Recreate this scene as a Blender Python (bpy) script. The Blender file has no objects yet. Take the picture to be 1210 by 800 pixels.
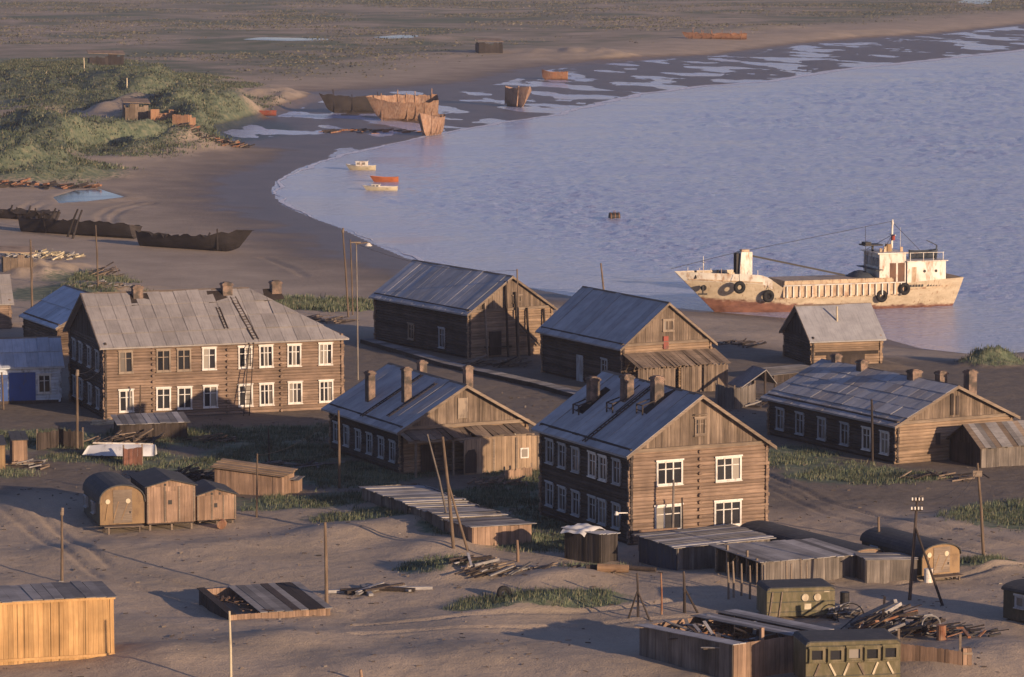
import bpy, math, random
import numpy as np
from mathutils import Matrix, Vector

SC = bpy.context.scene
COL = SC.collection
R = math.radians
rnd = random.Random(7)

# ------------------------------------------------------------------ camera
F = 4400.0 / 1210.0            # focal length in picture widths
EYE = 45.0                     # the hill the photographer stands on
PITCH = math.atan(512 / 4400)
cam = bpy.data.cameras.new('camera')
cam.sensor_width = 36.0
cam.lens = 36.0 * F
cam.clip_start = 1.0
cam.clip_end = 30000.0
camo = bpy.data.objects.new('camera', cam)
COL.objects.link(camo)
camo.location = (0, 0, EYE)
camo.rotation_euler = (math.pi / 2 - PITCH, 0, 0)
SC.camera = camo

# ------------------------------------------------------------------ light
SUN_EL, SUN_AZ = 10.5, 137.0        # low evening sun, behind the viewer's right shoulder
world = bpy.data.worlds.new('World')
SC.world = world
world.use_nodes = True
_nt = world.node_tree
_sky = _nt.nodes.new('ShaderNodeTexSky')
_sky.sky_type = 'NISHITA'
_sky.sun_disc = False
_sky.sun_elevation = R(SUN_EL)
_sky.sun_rotation = R(SUN_AZ)
_sky.air_density = 1.0
_sky.dust_density = 0.6
_sky.ozone_density = 2.6
_mul = _nt.nodes.new('ShaderNodeMix')          # the slide film's violet cast, the same over the whole sky
_mul.data_type = 'RGBA'
_mul.blend_type = 'MULTIPLY'
_mul.inputs['Factor'].default_value = 1.0
_mul.inputs['B'].default_value = (1.12, 0.96, 1.22, 1)
_nt.links.new(_sky.outputs[0], _mul.inputs['A'])
_nt.links.new(_mul.outputs['Result'], _nt.nodes['Background'].inputs[0])
_nt.nodes['Background'].inputs[1].default_value = 0.092
sun = bpy.data.lights.new('sun', 'SUN')
sun.energy = 5.0
sun.angle = R(0.6)
sun.color = (1.0, 0.72, 0.47)
suno = bpy.data.objects.new('sun', sun)
COL.objects.link(suno)
_a, _e = R(SUN_AZ), R(SUN_EL)
_to_sun = Vector((math.sin(_a) * math.cos(_e), math.cos(_a) * math.cos(_e), math.sin(_e)))
suno.rotation_euler = _to_sun.to_track_quat('Z', 'Y').to_euler()
suno.location = (60, 100, 80)
SC.view_settings.view_transform = 'Standard'
SC.view_settings.look = 'None'
SC.view_settings.gamma = 1.0
SC.view_settings.exposure = 0.42
SC.render.engine = 'CYCLES'

# ------------------------------------------------------------------ survey helpers (photo pixel <-> place on the ground)
_cp, _sp = math.cos(PITCH), math.sin(PITCH)
def W(px, py, z=2.0):
    dx, dy = (px - 605) / 4400.0, (400 - py) / 4400.0
    v = (dx, _cp + dy * _sp, -_sp + dy * _cp)
    t = (z - EYE) / v[2]
    return v[0] * t, v[1] * t
def proj(x, y, z):
    Z = z - EYE
    d = y * _cp - Z * _sp
    return 605 + 4400 * x / d, 400 - 4400 * (y * _sp + Z * _cp) / d
def height_at(x, y, py):
    """the height above sea at which a plumb line over (x, y) crosses picture row py"""
    k = (400 - py) / 4400.0
    return EYE + y * (k * _cp - _sp) / (_cp + k * _sp)

# ------------------------------------------------------------------ noise for the terrain
def _hash(ix, iy, seed):
    h = (ix.astype(np.int64) * 374761393 + iy.astype(np.int64) * 668265263 + seed * 974634777) & 0xffffffff
    h = ((h ^ (h >> 13)) * 1274126177) & 0xffffffff
    return ((h ^ (h >> 16)) & 0xffff) / 65535.0
def vnoise(x, y, seed=0):
    ix, iy = np.floor(x), np.floor(y)
    fx, fy = x - ix, y - iy
    fx, fy = fx * fx * (3 - 2 * fx), fy * fy * (3 - 2 * fy)
    a = _hash(ix, iy, seed); b = _hash(ix + 1, iy, seed)
    c = _hash(ix, iy + 1, seed); d = _hash(ix + 1, iy + 1, seed)
    return (a * (1 - fx) + b * fx) * (1 - fy) + (c * (1 - fx) + d * fx) * fy - 0.5
def fbm(x, y, sx, sy, octv=4, seed=0):
    r, amp = 0, 1.0
    u, v = x / sx, y / sy
    for i in range(octv):
        r = r + amp * vnoise(u, v, seed + i * 17)
        u, v, amp = u * 2.03 + 5.1, v * 2.03 - 3.7, amp * 0.5
    return r
def smooth(a, b, x):
    t = np.clip((x - a) / (b - a), 0, 1)
    return t * t * (3 - 2 * t)
def inside(poly, x, y):
    r = np.zeros(x.shape, bool)
    n = len(poly)
    for i in range(n):
        x0, y0 = poly[i]; x1, y1 = poly[(i + 1) % n]
        if y0 == y1: continue
        c = ((y0 > y) != (y1 > y)) & (x < (x1 - x0) * (y - y0) / (y1 - y0) + x0)
        r ^= c
    return r
def dist(poly, x, y, closed=True):
    r = np.full(x.shape, 1e9)
    n = len(poly)
    for i in range(n if closed else n - 1):
        x0, y0 = poly[i]; x1, y1 = poly[(i + 1) % n]
        dx, dy = x1 - x0, y1 - y0
        t = np.clip(((x - x0) * dx + (y - y0) * dy) / (dx * dx + dy * dy + 1e-9), 0, 1)
        r = np.minimum(r, (x - x0 - t * dx) ** 2 + (y - y0 - t * dy) ** 2)
    return np.sqrt(r)

# ------------------------------------------------------------------ shore line, flats, dunes
SHORE_PX = [(1330, 412), (1210, 416), (1155, 419), (1090, 412), (1046, 400), (1000, 386), (930, 376), (862, 370), (800, 364),
            (740, 358), (680, 351), (630, 341), (560, 324), (480, 305), (440, 288), (400, 269), (360, 254), (332, 241), (320, 226),
            (326, 214), (350, 200), (378, 190), (420, 178), (460, 170), (500, 161), (540, 153), (600, 143), (650, 136), (690, 125),
            (750, 111), (830, 101), (900, 96), (980, 83), (1060, 74), (1130, 67), (1210, 58), (1330, 46)]
SHORE = [W(a, b, 0.0) for a, b in SHORE_PX]
BAY = SHORE + [(900, 1150), (900, 380)]
FLAT_PX = [(275, 168), (262, 156), (300, 146), (360, 126), (400, 113), (500, 106), (590, 99), (650, 82), (750, 72), (850, 66), (950, 53), (1030, 46),
           (1100, 42), (1210, 30), (1330, 20)]
FLATS = [W(a, b, 0.0) for a, b in FLAT_PX] + [W(a, b, 0.0) for a, b in SHORE_PX[:20:-1]] + [W(400, 178, 0), W(320, 172, 0)]
PONDS = [([(268, 47), (300, 43.5), (400, 45), (412, 47.5), (340, 49)], 1.9), ([(425, 44), (470, 40.5), (512, 42), (500, 45), (450, 46.5)], 1.9),
         ([(58, 233), (85, 225), (120, 223), (152, 233), (110, 238), (66, 241)], .75), ([(86, 180), (120, 171), (200, 166), (206, 172), (150, 180), (100, 187)], .75),
         ([(1120, 3), (1145, -6), (1185, -6), (1180, 5), (1160, 6)], 1.9)]
PONDS = [([W(a, b, z) for a, b in p], z) for p, z in PONDS]
# big dunes across the creek: pixel, height, half sizes in metres
DUNES = [(70, 165, 5.6, 19, 34), (140, 122, 6.0, 24, 44), (243, 140, 5.6, 14, 34), (8, 198, 5.5, 12, 16), (40, 105, 2.6, 26, 50), (190, 165, 2.4, 9, 18),
         (110, 100, 3.0, 30, 60), (300, 135, 2.0, 8, 26), (330, 112, 1.8, 12, 26), (700, 62, 1.6, 16, 18), (600, 60, 1.0, 30, 30), (930, 36, 1.2, 40, 40),
         (1175, 424, 1.2, 2.6, 2.5), (40, 312, 1.2, 6, 10), (110, 330, .7, 5, 6)]
# soft drifts of sand in the village: pixel, height, half sizes
DRIFTS = [(505, 622, .6, 2.2, 6.0), (440, 600, .5, 2.6, 4.0), (50, 600, .9, 5.0, 7.0), (120, 650, .5, 4.0, 3.5), (410, 632, .75, 5.0, 3.2), (520, 648, .5, 3.5, 2.6), (250, 650, .35, 5, 3), (200, 780, .75, 3.6, 4.5),
          (330, 760, .7, 3.6, 3.4), (420, 790, .45, 5, 4), (560, 775, .5, 6, 5), (660, 688, .65, 4.5, 3.0), (535, 680, 1.0, 1.8, 2.2), (640, 712, .6, 3.6, 1.8),
          (700, 790, .5, 3.5, 4), (820, 690, .35, 4, 3), (250, 705, -.45, 6, 5), (450, 720, -.35, 6, 5), (745, 752, -.3, 3, 3), (640, 745, -.3, 6, 4), (1120, 790, .8, 4, 4),
          (1190, 770, .7, 3, 5), (1010, 590, -.2, 5, 5), (1120, 615, .3, 6, 3), (1165, 668, .5, 2.5, 2.5), (930, 660, -.2, 3, 3)]
DUNES = [(*W(a, b, 2), h, rx, ry) for a, b, h, rx, ry in DUNES]
DRIFTS = [(*W(a, b, 2), h, rx, ry) for a, b, h, rx, ry in DRIFTS]
RUTS = [[(-20, 593), (40, 618), (85, 648), (130, 678), (240, 700), (420, 712)], [(-20, 606), (30, 632), (75, 662), (118, 690), (230, 716), (410, 727)],
        [(890, 560), (980, 600), (1080, 628), (1190, 650), (1260, 660)], [(880, 572), (970, 612), (1075, 641), (1185, 664), (1260, 676)],
        [(420, 745), (560, 735), (700, 728), (850, 716)], [(420, 760), (560, 750), (700, 742), (830, 735)],
        [(120, 262), (118, 248), (130, 240), (200, 222), (260, 200)], [(133, 262), (132, 250), (145, 241), (215, 224), (272, 203)],
        [(24, 250), (30, 238), (70, 222), (150, 205)], [(36, 250), (44, 240), (84, 224), (160, 208)],
        [(310, 295), (345, 308), (360, 318)], [(1000, 690), (1060, 700), (1130, 690), (1240, 670)]]
RUTS = [[W(a, b, 1.5) for a, b in r] for r in RUTS]
# house lots: near-left wall corner, yaw, width, length, wall height, roof rise
LOTS = {'C': (8.00, 248.62, 25.0, 10.45, 14.0, 6.45, 3.5), 'B': (-8.43, 280.36, 25.0, 10.51, 14.1, 3.55, 3.0), 'D': (29.77, 285.33, 28.4, 10.8, 18.4, 3.25, 2.55),
        'F': (-4.08, 352.64, 31.3, 9.2, 18.3, 4.6, 3.1), 'G': (9.84, 329.02, 27.5, 9.05, 15.2, 4.15, 3.55), 'S': (28.24, 347.5, 15.6, 6.85, 7.7, 2.6, 2.65),
        'A': (-34.2, 310.4, 19.5, 20.8, 13.0, 6.4, 3.6)}
# grass: pixel, half sizes in metres, strength
GRASS = [(70, 165, 22, 38, 1.1), (140, 120, 27, 44, 1.1), (243, 143, 16, 40, 1.2), (12, 198, 17, 22, 1.2), (60, 100, 40, 60, .9), (20, 75, 30, 60, .9), (300, 140, 10, 26, .5),
         (150, 345, 7, 8, .9), (240, 352, 9, 7, .9), (330, 348, 10, 8, 1), (400, 350, 6, 8, 1), (60, 338, 7, 10, .6), (100, 322, 6, 8, .5),
         (250, 515, 9, 5.5, .9), (340, 510, 6, 4, .9), (30, 520, 7, 6, .8), (130, 540, 6, 3, .7), (230, 548, 6, 4, .7), (330, 535, 6, 6, .9), (420, 560, 5, 6, 1),
         (380, 595, 6, 3.4, .9), (480, 590, 7, 4, 1), (570, 590, 5, 5, .9), (470, 615, 6, 2.4, .9), (545, 630, 3, 3, .8), (640, 640, 4, 4, .8), (650, 610, 3, 6, .8), (620, 560, 3, 8, .8),
         (527, 672, 2.8, 3.0, 1.4), (640, 709, 5.0, 2.0, 1.4), (700, 706, 2.0, 1.4, 1.0), (565, 716, 2.2, 1.2, 1.0), (700, 668, 3, 1.6, .4), (1000, 560, 5, 5, .8), (940, 540, 4, 7, .6), (1050, 565, 4, 3, .7), (1190, 610, 4, 6, .9), (1160, 665, 2.5, 2.4, 1),
         (1175, 424, 3, 3.2, 1.1), (250, 590, 3, 2, .5), (320, 600, 4, 2, .6), (680, 590, 2.5, 7, .5), (0, 560, 3, 3, .4)]
GRASS = [(*W(a, b, 2), rx, ry, s) for a, b, rx, ry, s in GRASS]

def lot_xy(k, x, y):
    X, Y, a, w, l, h, r = LOTS[k]
    c, s = math.cos(R(a)), math.sin(R(a))
    dx, dy = x - X, y - Y
    return c * dx + s * dy, -s * dx + c * dy, w, l

def terrain(x, y, want=False):
    x = np.asarray(x, float); y = np.asarray(y, float)
    wat = inside(BAY, x, y)
    fl = inside(FLATS, x, y) & ~wat
    ds = dist(SHORE, x, y, False)
    df = dist(FLATS, x, y)
    d = np.where(fl, 0, np.minimum(ds, df))
    land = 2.0 * (1 - np.exp(-d / 16.0))
    beach = smooth(360, 430, y) * smooth(60, -30, x)                 # the wide strand to the left shelves slowly
    land = land * (1 - beach) + (1.3 * (1 - np.exp(-d / 40.0)) + .03) * beach
    far = smooth(560, 800, y)
    land = land + far * smooth(10, 60, d) * (0.5 * fbm(x, y, 60, 60, 4, 3) + .12 * fbm(x, y, 9, 9, 2, 8))
    flz = 0.022 + 0.26 * fbm(x + .25 * y, y, 8, 20, 5, 11) + .02 * np.exp(-ds / 12)
    sea = -0.03 - 0.02 * ds - 1.2 * (1 - np.exp(-ds / 60))
    z = np.where(wat, sea, np.where(fl, flz * smooth(0, 6, ds), land))
    z = np.where(fl, flz * 1.0, z)
    k = smooth(0, 6, d)
    vill = smooth(440, 400, y)
    for X, Y, h, rx, ry in DUNES:
        g = np.exp(-((x - X) / rx) ** 2 - ((y - Y) / ry) ** 2)
        z = z + h * g * k * np.clip(1 + 1.3 * fbm(x, y, rx * .55, ry * .45, 4, 21), .1, 3)
    dr = np.zeros_like(z)
    for X, Y, h, rx, ry in DRIFTS:
        c, s = .8, .6
        dx, dy = x - X, y - Y
        g = np.exp(-((c * dx + s * dy) / rx) ** 2 - ((-s * dx + c * dy) / ry) ** 2)
        dr = dr + h * g
    flat = np.zeros_like(z)
    for kk in LOTS:
        u, v, w, l = lot_xy(kk, x, y)
        q = np.maximum(np.maximum(-u, u - w), np.maximum(-v, v - l))
        flat = np.maximum(flat, smooth(3.5, .6, q))
    fore = smooth(285, 262, y)
    dr = dr + vill * (.20 * fbm(x, y, 11, 9, 3, 31) + fore * .30 * fbm(x + .7 * y, y - .7 * x, 9, 16, 3, 41))
    dr = dr + vill * .06 * fbm(x, y, 1.3, 1.2, 3, 51)
    near = (y < 560) & (y > 195)
    rut = np.full(z.shape, 9.0)
    if near.any():
        rr = np.full(int(near.sum()), 9.0)
        for r in RUTS: rr = np.minimum(rr, dist(r, x[near], y[near], False))
        rut[near] = rr
    wob = np.where(y > 360, 2.0, 1.0)
    dr = dr - (.08 + .08 * smooth(-.3, .3, fbm(x, y, 7, 7, 2, 62))) * np.exp(-(rut / (.26 * wob)) ** 2) + .04 * np.exp(-((rut - .55 * wob) / (.28 * wob)) ** 2)
    z = z + dr * (1 - flat) * k
    z = z * (1 - flat * vill) + 2.0 * flat * vill
    for p, pz in PONDS:
        m = (y > min(q[1] for q in p) - 90) & (y < max(q[1] for q in p) + 90)
        if m.any():
            dd = dist(p, x[m], y[m]); ins = inside(p, x[m], y[m])
            sd = np.where(ins, -dd, dd)
            wd = 4.0 if pz < 1 else 26.0
            t = smooth(wd, 0, sd)
            zz = z[m] * (1 - t) + (pz + .12) * t
            z[m] = np.where(ins, pz + .12 - .3 * smooth(0, .4 * wd, dd), zz)
    if not want: return z
    g = np.zeros_like(z)
    for X, Y, rx, ry, s in GRASS:
        g = np.maximum(g, s * np.exp(-(((x - X) / rx) ** 2 + ((y - Y) / ry) ** 2) ** 1.5))
    g = g * (1 - smooth(.0, .5, np.exp(-(rut / .6) ** 2)))
    wet = np.where(wat | fl, 1.0, np.exp(-d / (7 + 19 * beach))) * np.exp(-np.maximum(z - .9, 0) * 1.2)
    soil = smooth(252, 272, y + 5 * fbm(x, y, 12, 12, 2, 61)) * smooth(395, 350, y) * smooth(6, 25, d)  # village yard: darker dirt, with its dim grazing light put into the colour
    terrain.soil = soil
    return z, np.clip(g, 0, 1), wet, far * smooth(25, 80, d), d

def hz(x, y): return float(terrain(np.array([x]), np.array([y]))[0])
def at(px, py, zoff=0):
    """where the sight line through a photo pixel meets the ground"""
    z = 2.0
    for _ in range(14):
        x, y = W(px, py, z)
        z = .5 * z + .5 * hz(x, y)
    return Vector((x, y, hz(x, y) + zoff))

# ------------------------------------------------------------------ mesh building
class MB:
    def __init__(s): s.v, s.f = [], []
    def add(s, vs, fs):
        n = len(s.v); s.v += [tuple(p) for p in vs]; s.f += [tuple(i + n for i in q) for q in fs]; return s
    def box(s, x0, x1, y0, y1, z0, z1):
        return s.add([(x0, y0, z0), (x1, y0, z0), (x1, y1, z0), (x0, y1, z0), (x0, y0, z1), (x1, y0, z1), (x1, y1, z1), (x0, y1, z1)],
                     [(3, 2, 1, 0), (4, 5, 6, 7), (0, 1, 5, 4), (1, 2, 6, 5), (2, 3, 7, 6), (3, 0, 4, 7)])
    def beam(s, p, q, w, t, up=(0, 0, 1)):
        """a squared timber from p to q, w wide, t thick"""
        p, q = Vector(p), Vector(q); d = (q - p).normalized(); u = Vector(up)
        a = d.cross(u)
        if a.length < 1e-4: a = d.cross(Vector((1, 0, 0)))
        a.normalize(); b = a.cross(d)
        a *= w / 2; b *= t / 2
        return s.add([p - a - b, p + a - b, p + a + b, p - a + b, q - a - b, q + a - b, q + a + b, q - a + b],
                     [(3, 2, 1, 0), (4, 5, 6, 7), (0, 1, 5, 4), (1, 2, 6, 5), (2, 3, 7, 6), (3, 0, 4, 7)])
    def cyl(s, p, q, r0, r1=None, n=8, cap=True):
        r1 = r0 if r1 is None else r1
        p, q = Vector(p), Vector(q); d = (q - p).normalized()
        a = d.cross(Vector((0, 0, 1)))
        if a.length < 1e-3: a = Vector((1, 0, 0))
        a.normalize(); b = d.cross(a)
        vs = []
        for c, r in ((p, r0), (q, r1)):
            for i in range(n):
                t = 2 * math.pi * i / n
                vs.append(c + a * math.cos(t) * r + b * math.sin(t) * r)
        fs = [(i, (i + 1) % n, n + (i + 1) % n, n + i) for i in range(n)]
        if cap: fs += [tuple(range(n - 1, -1, -1)), tuple(range(n, 2 * n))]
        return s.add(vs, fs)
    def torus(s, c, axis, Rr, r, n=14, m=6):
        c, ax = Vector(c), Vector(axis).normalized()
        a = ax.cross(Vector((0, 0, 1)))
        if a.length < 1e-3: a = Vector((1, 0, 0))
        a.normalize(); b = ax.cross(a)
        vs, fs = [], []
        for i in range(n):
            t = 2 * math.pi * i / n; e = a * math.cos(t) + b * math.sin(t)
            for j in range(m):
                u = 2 * math.pi * j / m
                vs.append(c + e * (Rr + r * math.cos(u)) + ax * r * math.sin(u))
        for i in range(n):
            for j in range(m):
                fs.append((i * m + j, ((i + 1) % n) * m + j, ((i + 1) % n) * m + (j + 1) % m, i * m + (j + 1) % m))
        return s.add(vs, fs)
    def prism(s, pts, y0, y1):
        """an outline in x, z pushed from y0 to y1"""
        n = len(pts)
        vs = [(x, y0, z) for x, z in pts] + [(x, y1, z) for x, z in pts]
        return s.add(vs, [tuple(range(n)), tuple(range(2 * n - 1, n - 1, -1))] + [(i, n + i, n + (i + 1) % n, (i + 1) % n) for i in range(n)])
    def mesh(s, name, m, smooth_=False):
        me = bpy.data.meshes.new(name); me.from_pydata(s.v, [], s.f)
        me.materials.append(m)
        if smooth_: me.polygons.foreach_set('use_smooth', [True] * len(me.polygons))
        me.update(); return me
    def build(s, name, m, parent=None, smooth_=False):
        return link(name, s.mesh(name, m, smooth_), parent)
def link(name, me, parent=None, mat4=None):
    o = bpy.data.objects.new(name, me); COL.objects.link(o)
    if parent is not None: o.parent = parent
    if mat4 is not None: o.matrix_local = mat4
    return o
def tag(o, label=None, cat=None, group=None, kind=None):
    if label: o['label'] = label
    if cat: o['category'] = cat
    if group: o['group'] = group
    if kind: o['kind'] = kind
    return o
def thing(name, label, cat, loc=(0, 0, 0), rz=0.0, group=None):
    o = bpy.data.objects.new(name, None); o.empty_display_size = .3
    COL.objects.link(o); o.location = loc; o.rotation_euler = (0, 0, rz)
    return tag(o, label, cat, group)
def grid_mesh(name, v, nx, ny, m, attrs=None, smooth_=True):
    me = bpy.data.meshes.new(name)
    me.vertices.add(nx * ny); me.vertices.foreach_set('co', v.astype(np.float32).ravel())
    i = np.arange((ny - 1) * (nx - 1)); r, c = i // (nx - 1), i % (nx - 1)
    q = np.stack([r * nx + c, r * nx + c + 1, (r + 1) * nx + c + 1, (r + 1) * nx + c], 1).astype(np.int32)
    me.loops.add(q.size); me.loops.foreach_set('vertex_index', q.ravel())
    me.polygons.add(len(q)); me.polygons.foreach_set('loop_start', np.arange(len(q), dtype=np.int32) * 4)
    me.polygons.foreach_set('use_smooth', np.full(len(q), smooth_))
    me.update(calc_edges=True)
    for k, a in (attrs or {}).items():
        at_ = me.attributes.new(k, 'FLOAT', 'POINT'); at_.data.foreach_set('value', a.astype(np.float32).ravel())
    me.materials.append(m); return me
def soup_mesh(name, v, nface, k, m):
    """n loose faces of k corners each, from an array of corners"""
    me = bpy.data.meshes.new(name)
    me.vertices.add(nface * k); me.vertices.foreach_set('co', np.asarray(v, np.float32).ravel())
    me.loops.add(nface * k); me.loops.foreach_set('vertex_index', np.arange(nface * k, dtype=np.int32))
    me.polygons.add(nface); me.polygons.foreach_set('loop_start', np.arange(nface, dtype=np.int32) * k)
    me.update(calc_edges=True); me.materials.append(m); return me

# ------------------------------------------------------------------ materials
class NT:
    def __init__(s, name):
        s.m = bpy.data.materials.new(name); s.m.use_nodes = True
        s.t = s.m.node_tree; s.b = s.t.nodes['Principled BSDF']
    def n(s, typ, **kw):
        o = s.t.nodes.new('ShaderNode' + typ)
        for k, v in kw.items():
            if k.startswith('i_'): o.inputs[k[2:]].default_value = v
            else: setattr(o, k, v)
        return o
    def l(s, a, b): s.t.links.new(a, b)
    def coord(s, scale=(1, 1, 1), which='Object', rot=(0, 0, 0)):
        c = s.n('TexCoord'); mp = s.n('Mapping'); mp.inputs['Scale'].default_value = scale; mp.inputs['Rotation'].default_value = rot
        s.l(c.outputs[which], mp.inputs[0]); return mp.outputs[0]
    def noise(s, vec, scale=1.0, detail=4, rough=.55):
        o = s.n('TexNoise'); o.inputs['Scale'].default_value = scale; o.inputs['Detail'].default_value = detail; o.inputs['Roughness'].default_value = rough
        s.l(vec, o.inputs['Vector']); return o.outputs['Fac']
    def ramp(s, fac, *stops):
        o = s.n('ValToRGB'); e = o.color_ramp.elements
        while len(e) < len(stops): e.new(.5)
        for i, (p, c) in enumerate(stops):
            e[i].position = p; e[i].color = (*c, 1) if not isinstance(c, (int, float)) else (c, c, c, 1)
        s.l(fac, o.inputs[0]); return o.outputs[0]
    def mix(s, fac, a, b, mode='MIX'):
        o = s.n('Mix', data_type='RGBA', blend_type=mode)
        for x, k in ((fac, 'Factor'), (a, 'A'), (b, 'B')):
            if isinstance(x, (int, float)): o.inputs[k].default_value = x if k == 'Factor' else (x, x, x, 1)
            elif isinstance(x, tuple): o.inputs[k].default_value = (*x, 1)
            else: s.l(x, o.inputs[k])
        return o.outputs['Result']
    def math(s, op, a, b=None):
        o = s.n('Math', operation=op)
        for i, x in enumerate((a, b)):
            if x is None: continue
            if isinstance(x, (int, float)): o.inputs[i].default_value = x
            else: s.l(x, o.inputs[i])
        return o.outputs[0]
    def bump(s, h, strength=.3, distance=.02):
        o = s.n('Bump'); o.inputs['Strength'].default_value = strength; o.inputs['Distance'].default_value = distance
        s.l(h, o.inputs['Height']); s.l(o.outputs[0], s.b.inputs['Normal'])
    def island(s, lo=.75, hi=1.2, obj=True):
        g = s.n('NewGeometry').outputs['Random Per Island']
        if obj:
            o = s.n('ObjectInfo').outputs['Random']
            g = s.math('FRACT', s.math('ADD', g, o))
        mr = s.n('MapRange'); s.l(g, mr.inputs[0]); mr.inputs['To Min'].default_value = lo; mr.inputs['To Max'].default_value = hi
        return mr.outputs[0]
    def done(s, col, rough=.85, metal=0.0, spec=.3):
        if isinstance(col, tuple): s.b.inputs['Base Color'].default_value = (*col, 1)
        else: s.l(col, s.b.inputs['Base Color'])
        if isinstance(rough, (int, float)): s.b.inputs['Roughness'].default_value = rough
        else: s.l(rough, s.b.inputs['Roughness'])
        s.b.inputs['Metallic'].default_value = metal; s.b.inputs['Specular IOR Level'].default_value = spec
        return s.m
_M = {}
def wood(name, c1, c2, grain='h', lo=.7, hi=1.2, rough=.85):
    """weathered wood: grain runs level (h), upright (v), or along the piece's own x or y"""
    if name in _M: return _M[name]
    s = NT(name)
    sc = {'h': (.5, .5, 9), 'v': (7, 7, .45), 'x': (.5, 8, 8), 'y': (8, .5, 8)}[grain]
    n1 = s.noise(s.coord(sc), 1.6, 5, .6)
    n2 = s.noise(s.coord((1, 1, 1)), .55, 3)
    c = s.ramp(n1, (.3, c2), (.7, c1))
    c = s.mix(s.ramp(n2, (.38, 0.0), (.66, .55)), c, tuple(.55 * q for q in c2))
    c = s.mix(1.0, c, s.island(lo, hi), 'MULTIPLY')
    s.bump(n1, .35, .03)
    _M[name] = s.done(c, rough, spec=.2); return _M[name]
def paint(name, c, wear=(.25, .2, .16), amount=.35, rough=.6, scale=1.2, grime=None, lo=.88, hi=1.08):
    if name in _M: return _M[name]
    s = NT(name)
    n = s.noise(s.coord((1, 1, .35)), scale * 2.2, 6, .65)
    f = s.ramp(n, (.62 - amount * .35, 0.0), (.78 - amount * .2, 1.0))
    col = s.mix(f, c, wear)
    n2 = s.noise(s.coord(), .5, 3)
    col = s.mix(1.0, col, s.ramp(n2, (.3, .78), (.7, 1.05)), 'MULTIPLY')
    col = s.mix(1.0, col, s.island(lo, hi), 'MULTIPLY')
    s.bump(n, .2, .01)
    _M[name] = s.done(col, rough); return _M[name]
def brick_mat():
    if 'brick' in _M: return _M['brick']
    s = NT('chimney_brick')
    b = s.n('TexBrick'); b.inputs['Scale'].default_value = 3.2; b.inputs['Mortar Size'].default_value = .03
    b.inputs['Color1'].default_value = (.23, .125, .085, 1); b.inputs['Color2'].default_value = (.15, .085, .062, 1); b.inputs['Mortar'].default_value = (.30, .27, .22, 1)
    s.l(s.coord((1, 1, 1), rot=(math.pi / 2, 0, 0)), b.inputs['Vector'])
    n = s.noise(s.coord(), 1.5, 4)
    c = s.mix(s.ramp(n, (.35, 0.0), (.6, .9)), b.outputs[0], (.05, .045, .04))
    _M['brick'] = s.done(c, .9); return _M['brick']
def sheet_mat(name, c1, c2, cor=14.0, dirt=.55, stain=(.05, .045, .045)):
    """roofing: fine corrugation along the sheet's own y, blotches, dark run marks"""
    if name in _M: return _M[name]
    s = NT(name)
    v = s.coord()
    w = s.n('TexWave', wave_type='BANDS', bands_direction='X'); w.inputs['Scale'].default_value = cor / 6.283; s.l(v, w.inputs['Vector'])
    geo = s.n('NewGeometry')
    pos = s.n('Mapping'); s.l(geo.outputs['Position'], pos.inputs[0]); pos.inputs['Scale'].default_value = (1, 1, 1)
    n1 = s.noise(pos.outputs[0], .8, 5, .65)
    n2 = s.noise(s.coord((5, .35, 1)), 1.3, 4, .6)
    c = s.ramp(n1, (.3, c2), (.7, c1))
    c = s.mix(s.ramp(n2, (.5, 0.0), (.8, dirt)), c, stain)
    c = s.mix(1.0, c, s.island(.84, 1.12), 'MULTIPLY')
    s.bump(s.math('ADD', s.math('MULTIPLY', w.outputs['Fac'], .7), s.math('MULTIPLY', n1, .5)), .5, .03)
    _M[name] = s.done(c, .8, spec=.35); return _M[name]
def glass_mat():
    if 'glass' in _M: return _M['glass']
    s = NT('window_glass')
    o = s.n('ObjectInfo').outputs['Random']
    c = s.ramp(o, (.0, (.012, .013, .016)), (.62, (.03, .03, .034)), (.75, (.16, .14, .12)), (1.0, (.30, .27, .23)))
    s.b.inputs['Coat Weight'].default_value = 0
    _M['glass'] = s.done(c, .12, spec=.6); return _M['glass']
def rust_mat(name, c1=(.26, .10, .045), c2=(.10, .045, .03), c3=(.30, .2, .13)):
    if name in _M: return _M[name]
    s = NT(name)
    n = s.noise(s.coord((1, 1, .6)), .8, 6, .7); n2 = s.noise(s.coord((2, 2, .5)), 2.0, 4, .6)
    c = s.mix(s.ramp(n2, (.4, 0.0), (.68, .8)), s.ramp(n, (.32, c2), (.66, c1)), c3)
    s.bump(n2, .4, .05)
    _M[name] = s.done(c, .85); return _M[name]

LOG = wood('log_wall', (.345, .24, .172), (.165, .118, .088), 'h', .72, 1.15)
LOG_PALE = wood('log_wall_pale', (.38, .268, .178), (.19, .135, .095), 'h', .72, 1.15)
LOG_DARK = wood('log_wall_tarred', (.20, .135, .09), (.085, .06, .045), 'h', .65, 1.2)
LOG_SHADE = wood('shaded_log', (.088, .07, .06), (.04, .033, .03), 'h', .6, 1.3)  # darker copy of the wall logs: shade of the left walls put into colour
BOARD_TAR_SHADE = wood('tarred_shaded_board', (.07, .058, .052), (.035, .03, .028), 'v', .6, 1.3)  # tarred shed boards; on left-hand gables the same dark tone paints in shade
BOARD_V = wood('gable_board', (.27, .205, .15), (.12, .09, .07), 'v', .6, 1.25)
PALEBOARD = wood('pale_board', (.40, .29, .195), (.26, .185, .125), 'v', .75, 1.15)
BOARD_H = wood('weathered_board', (.30, .23, .17), (.14, .105, .08), 'x', .6, 1.25)
TRIM = wood('trim_board', (.30, .235, .175), (.15, .115, .09), 'h', .75, 1.15)
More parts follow.
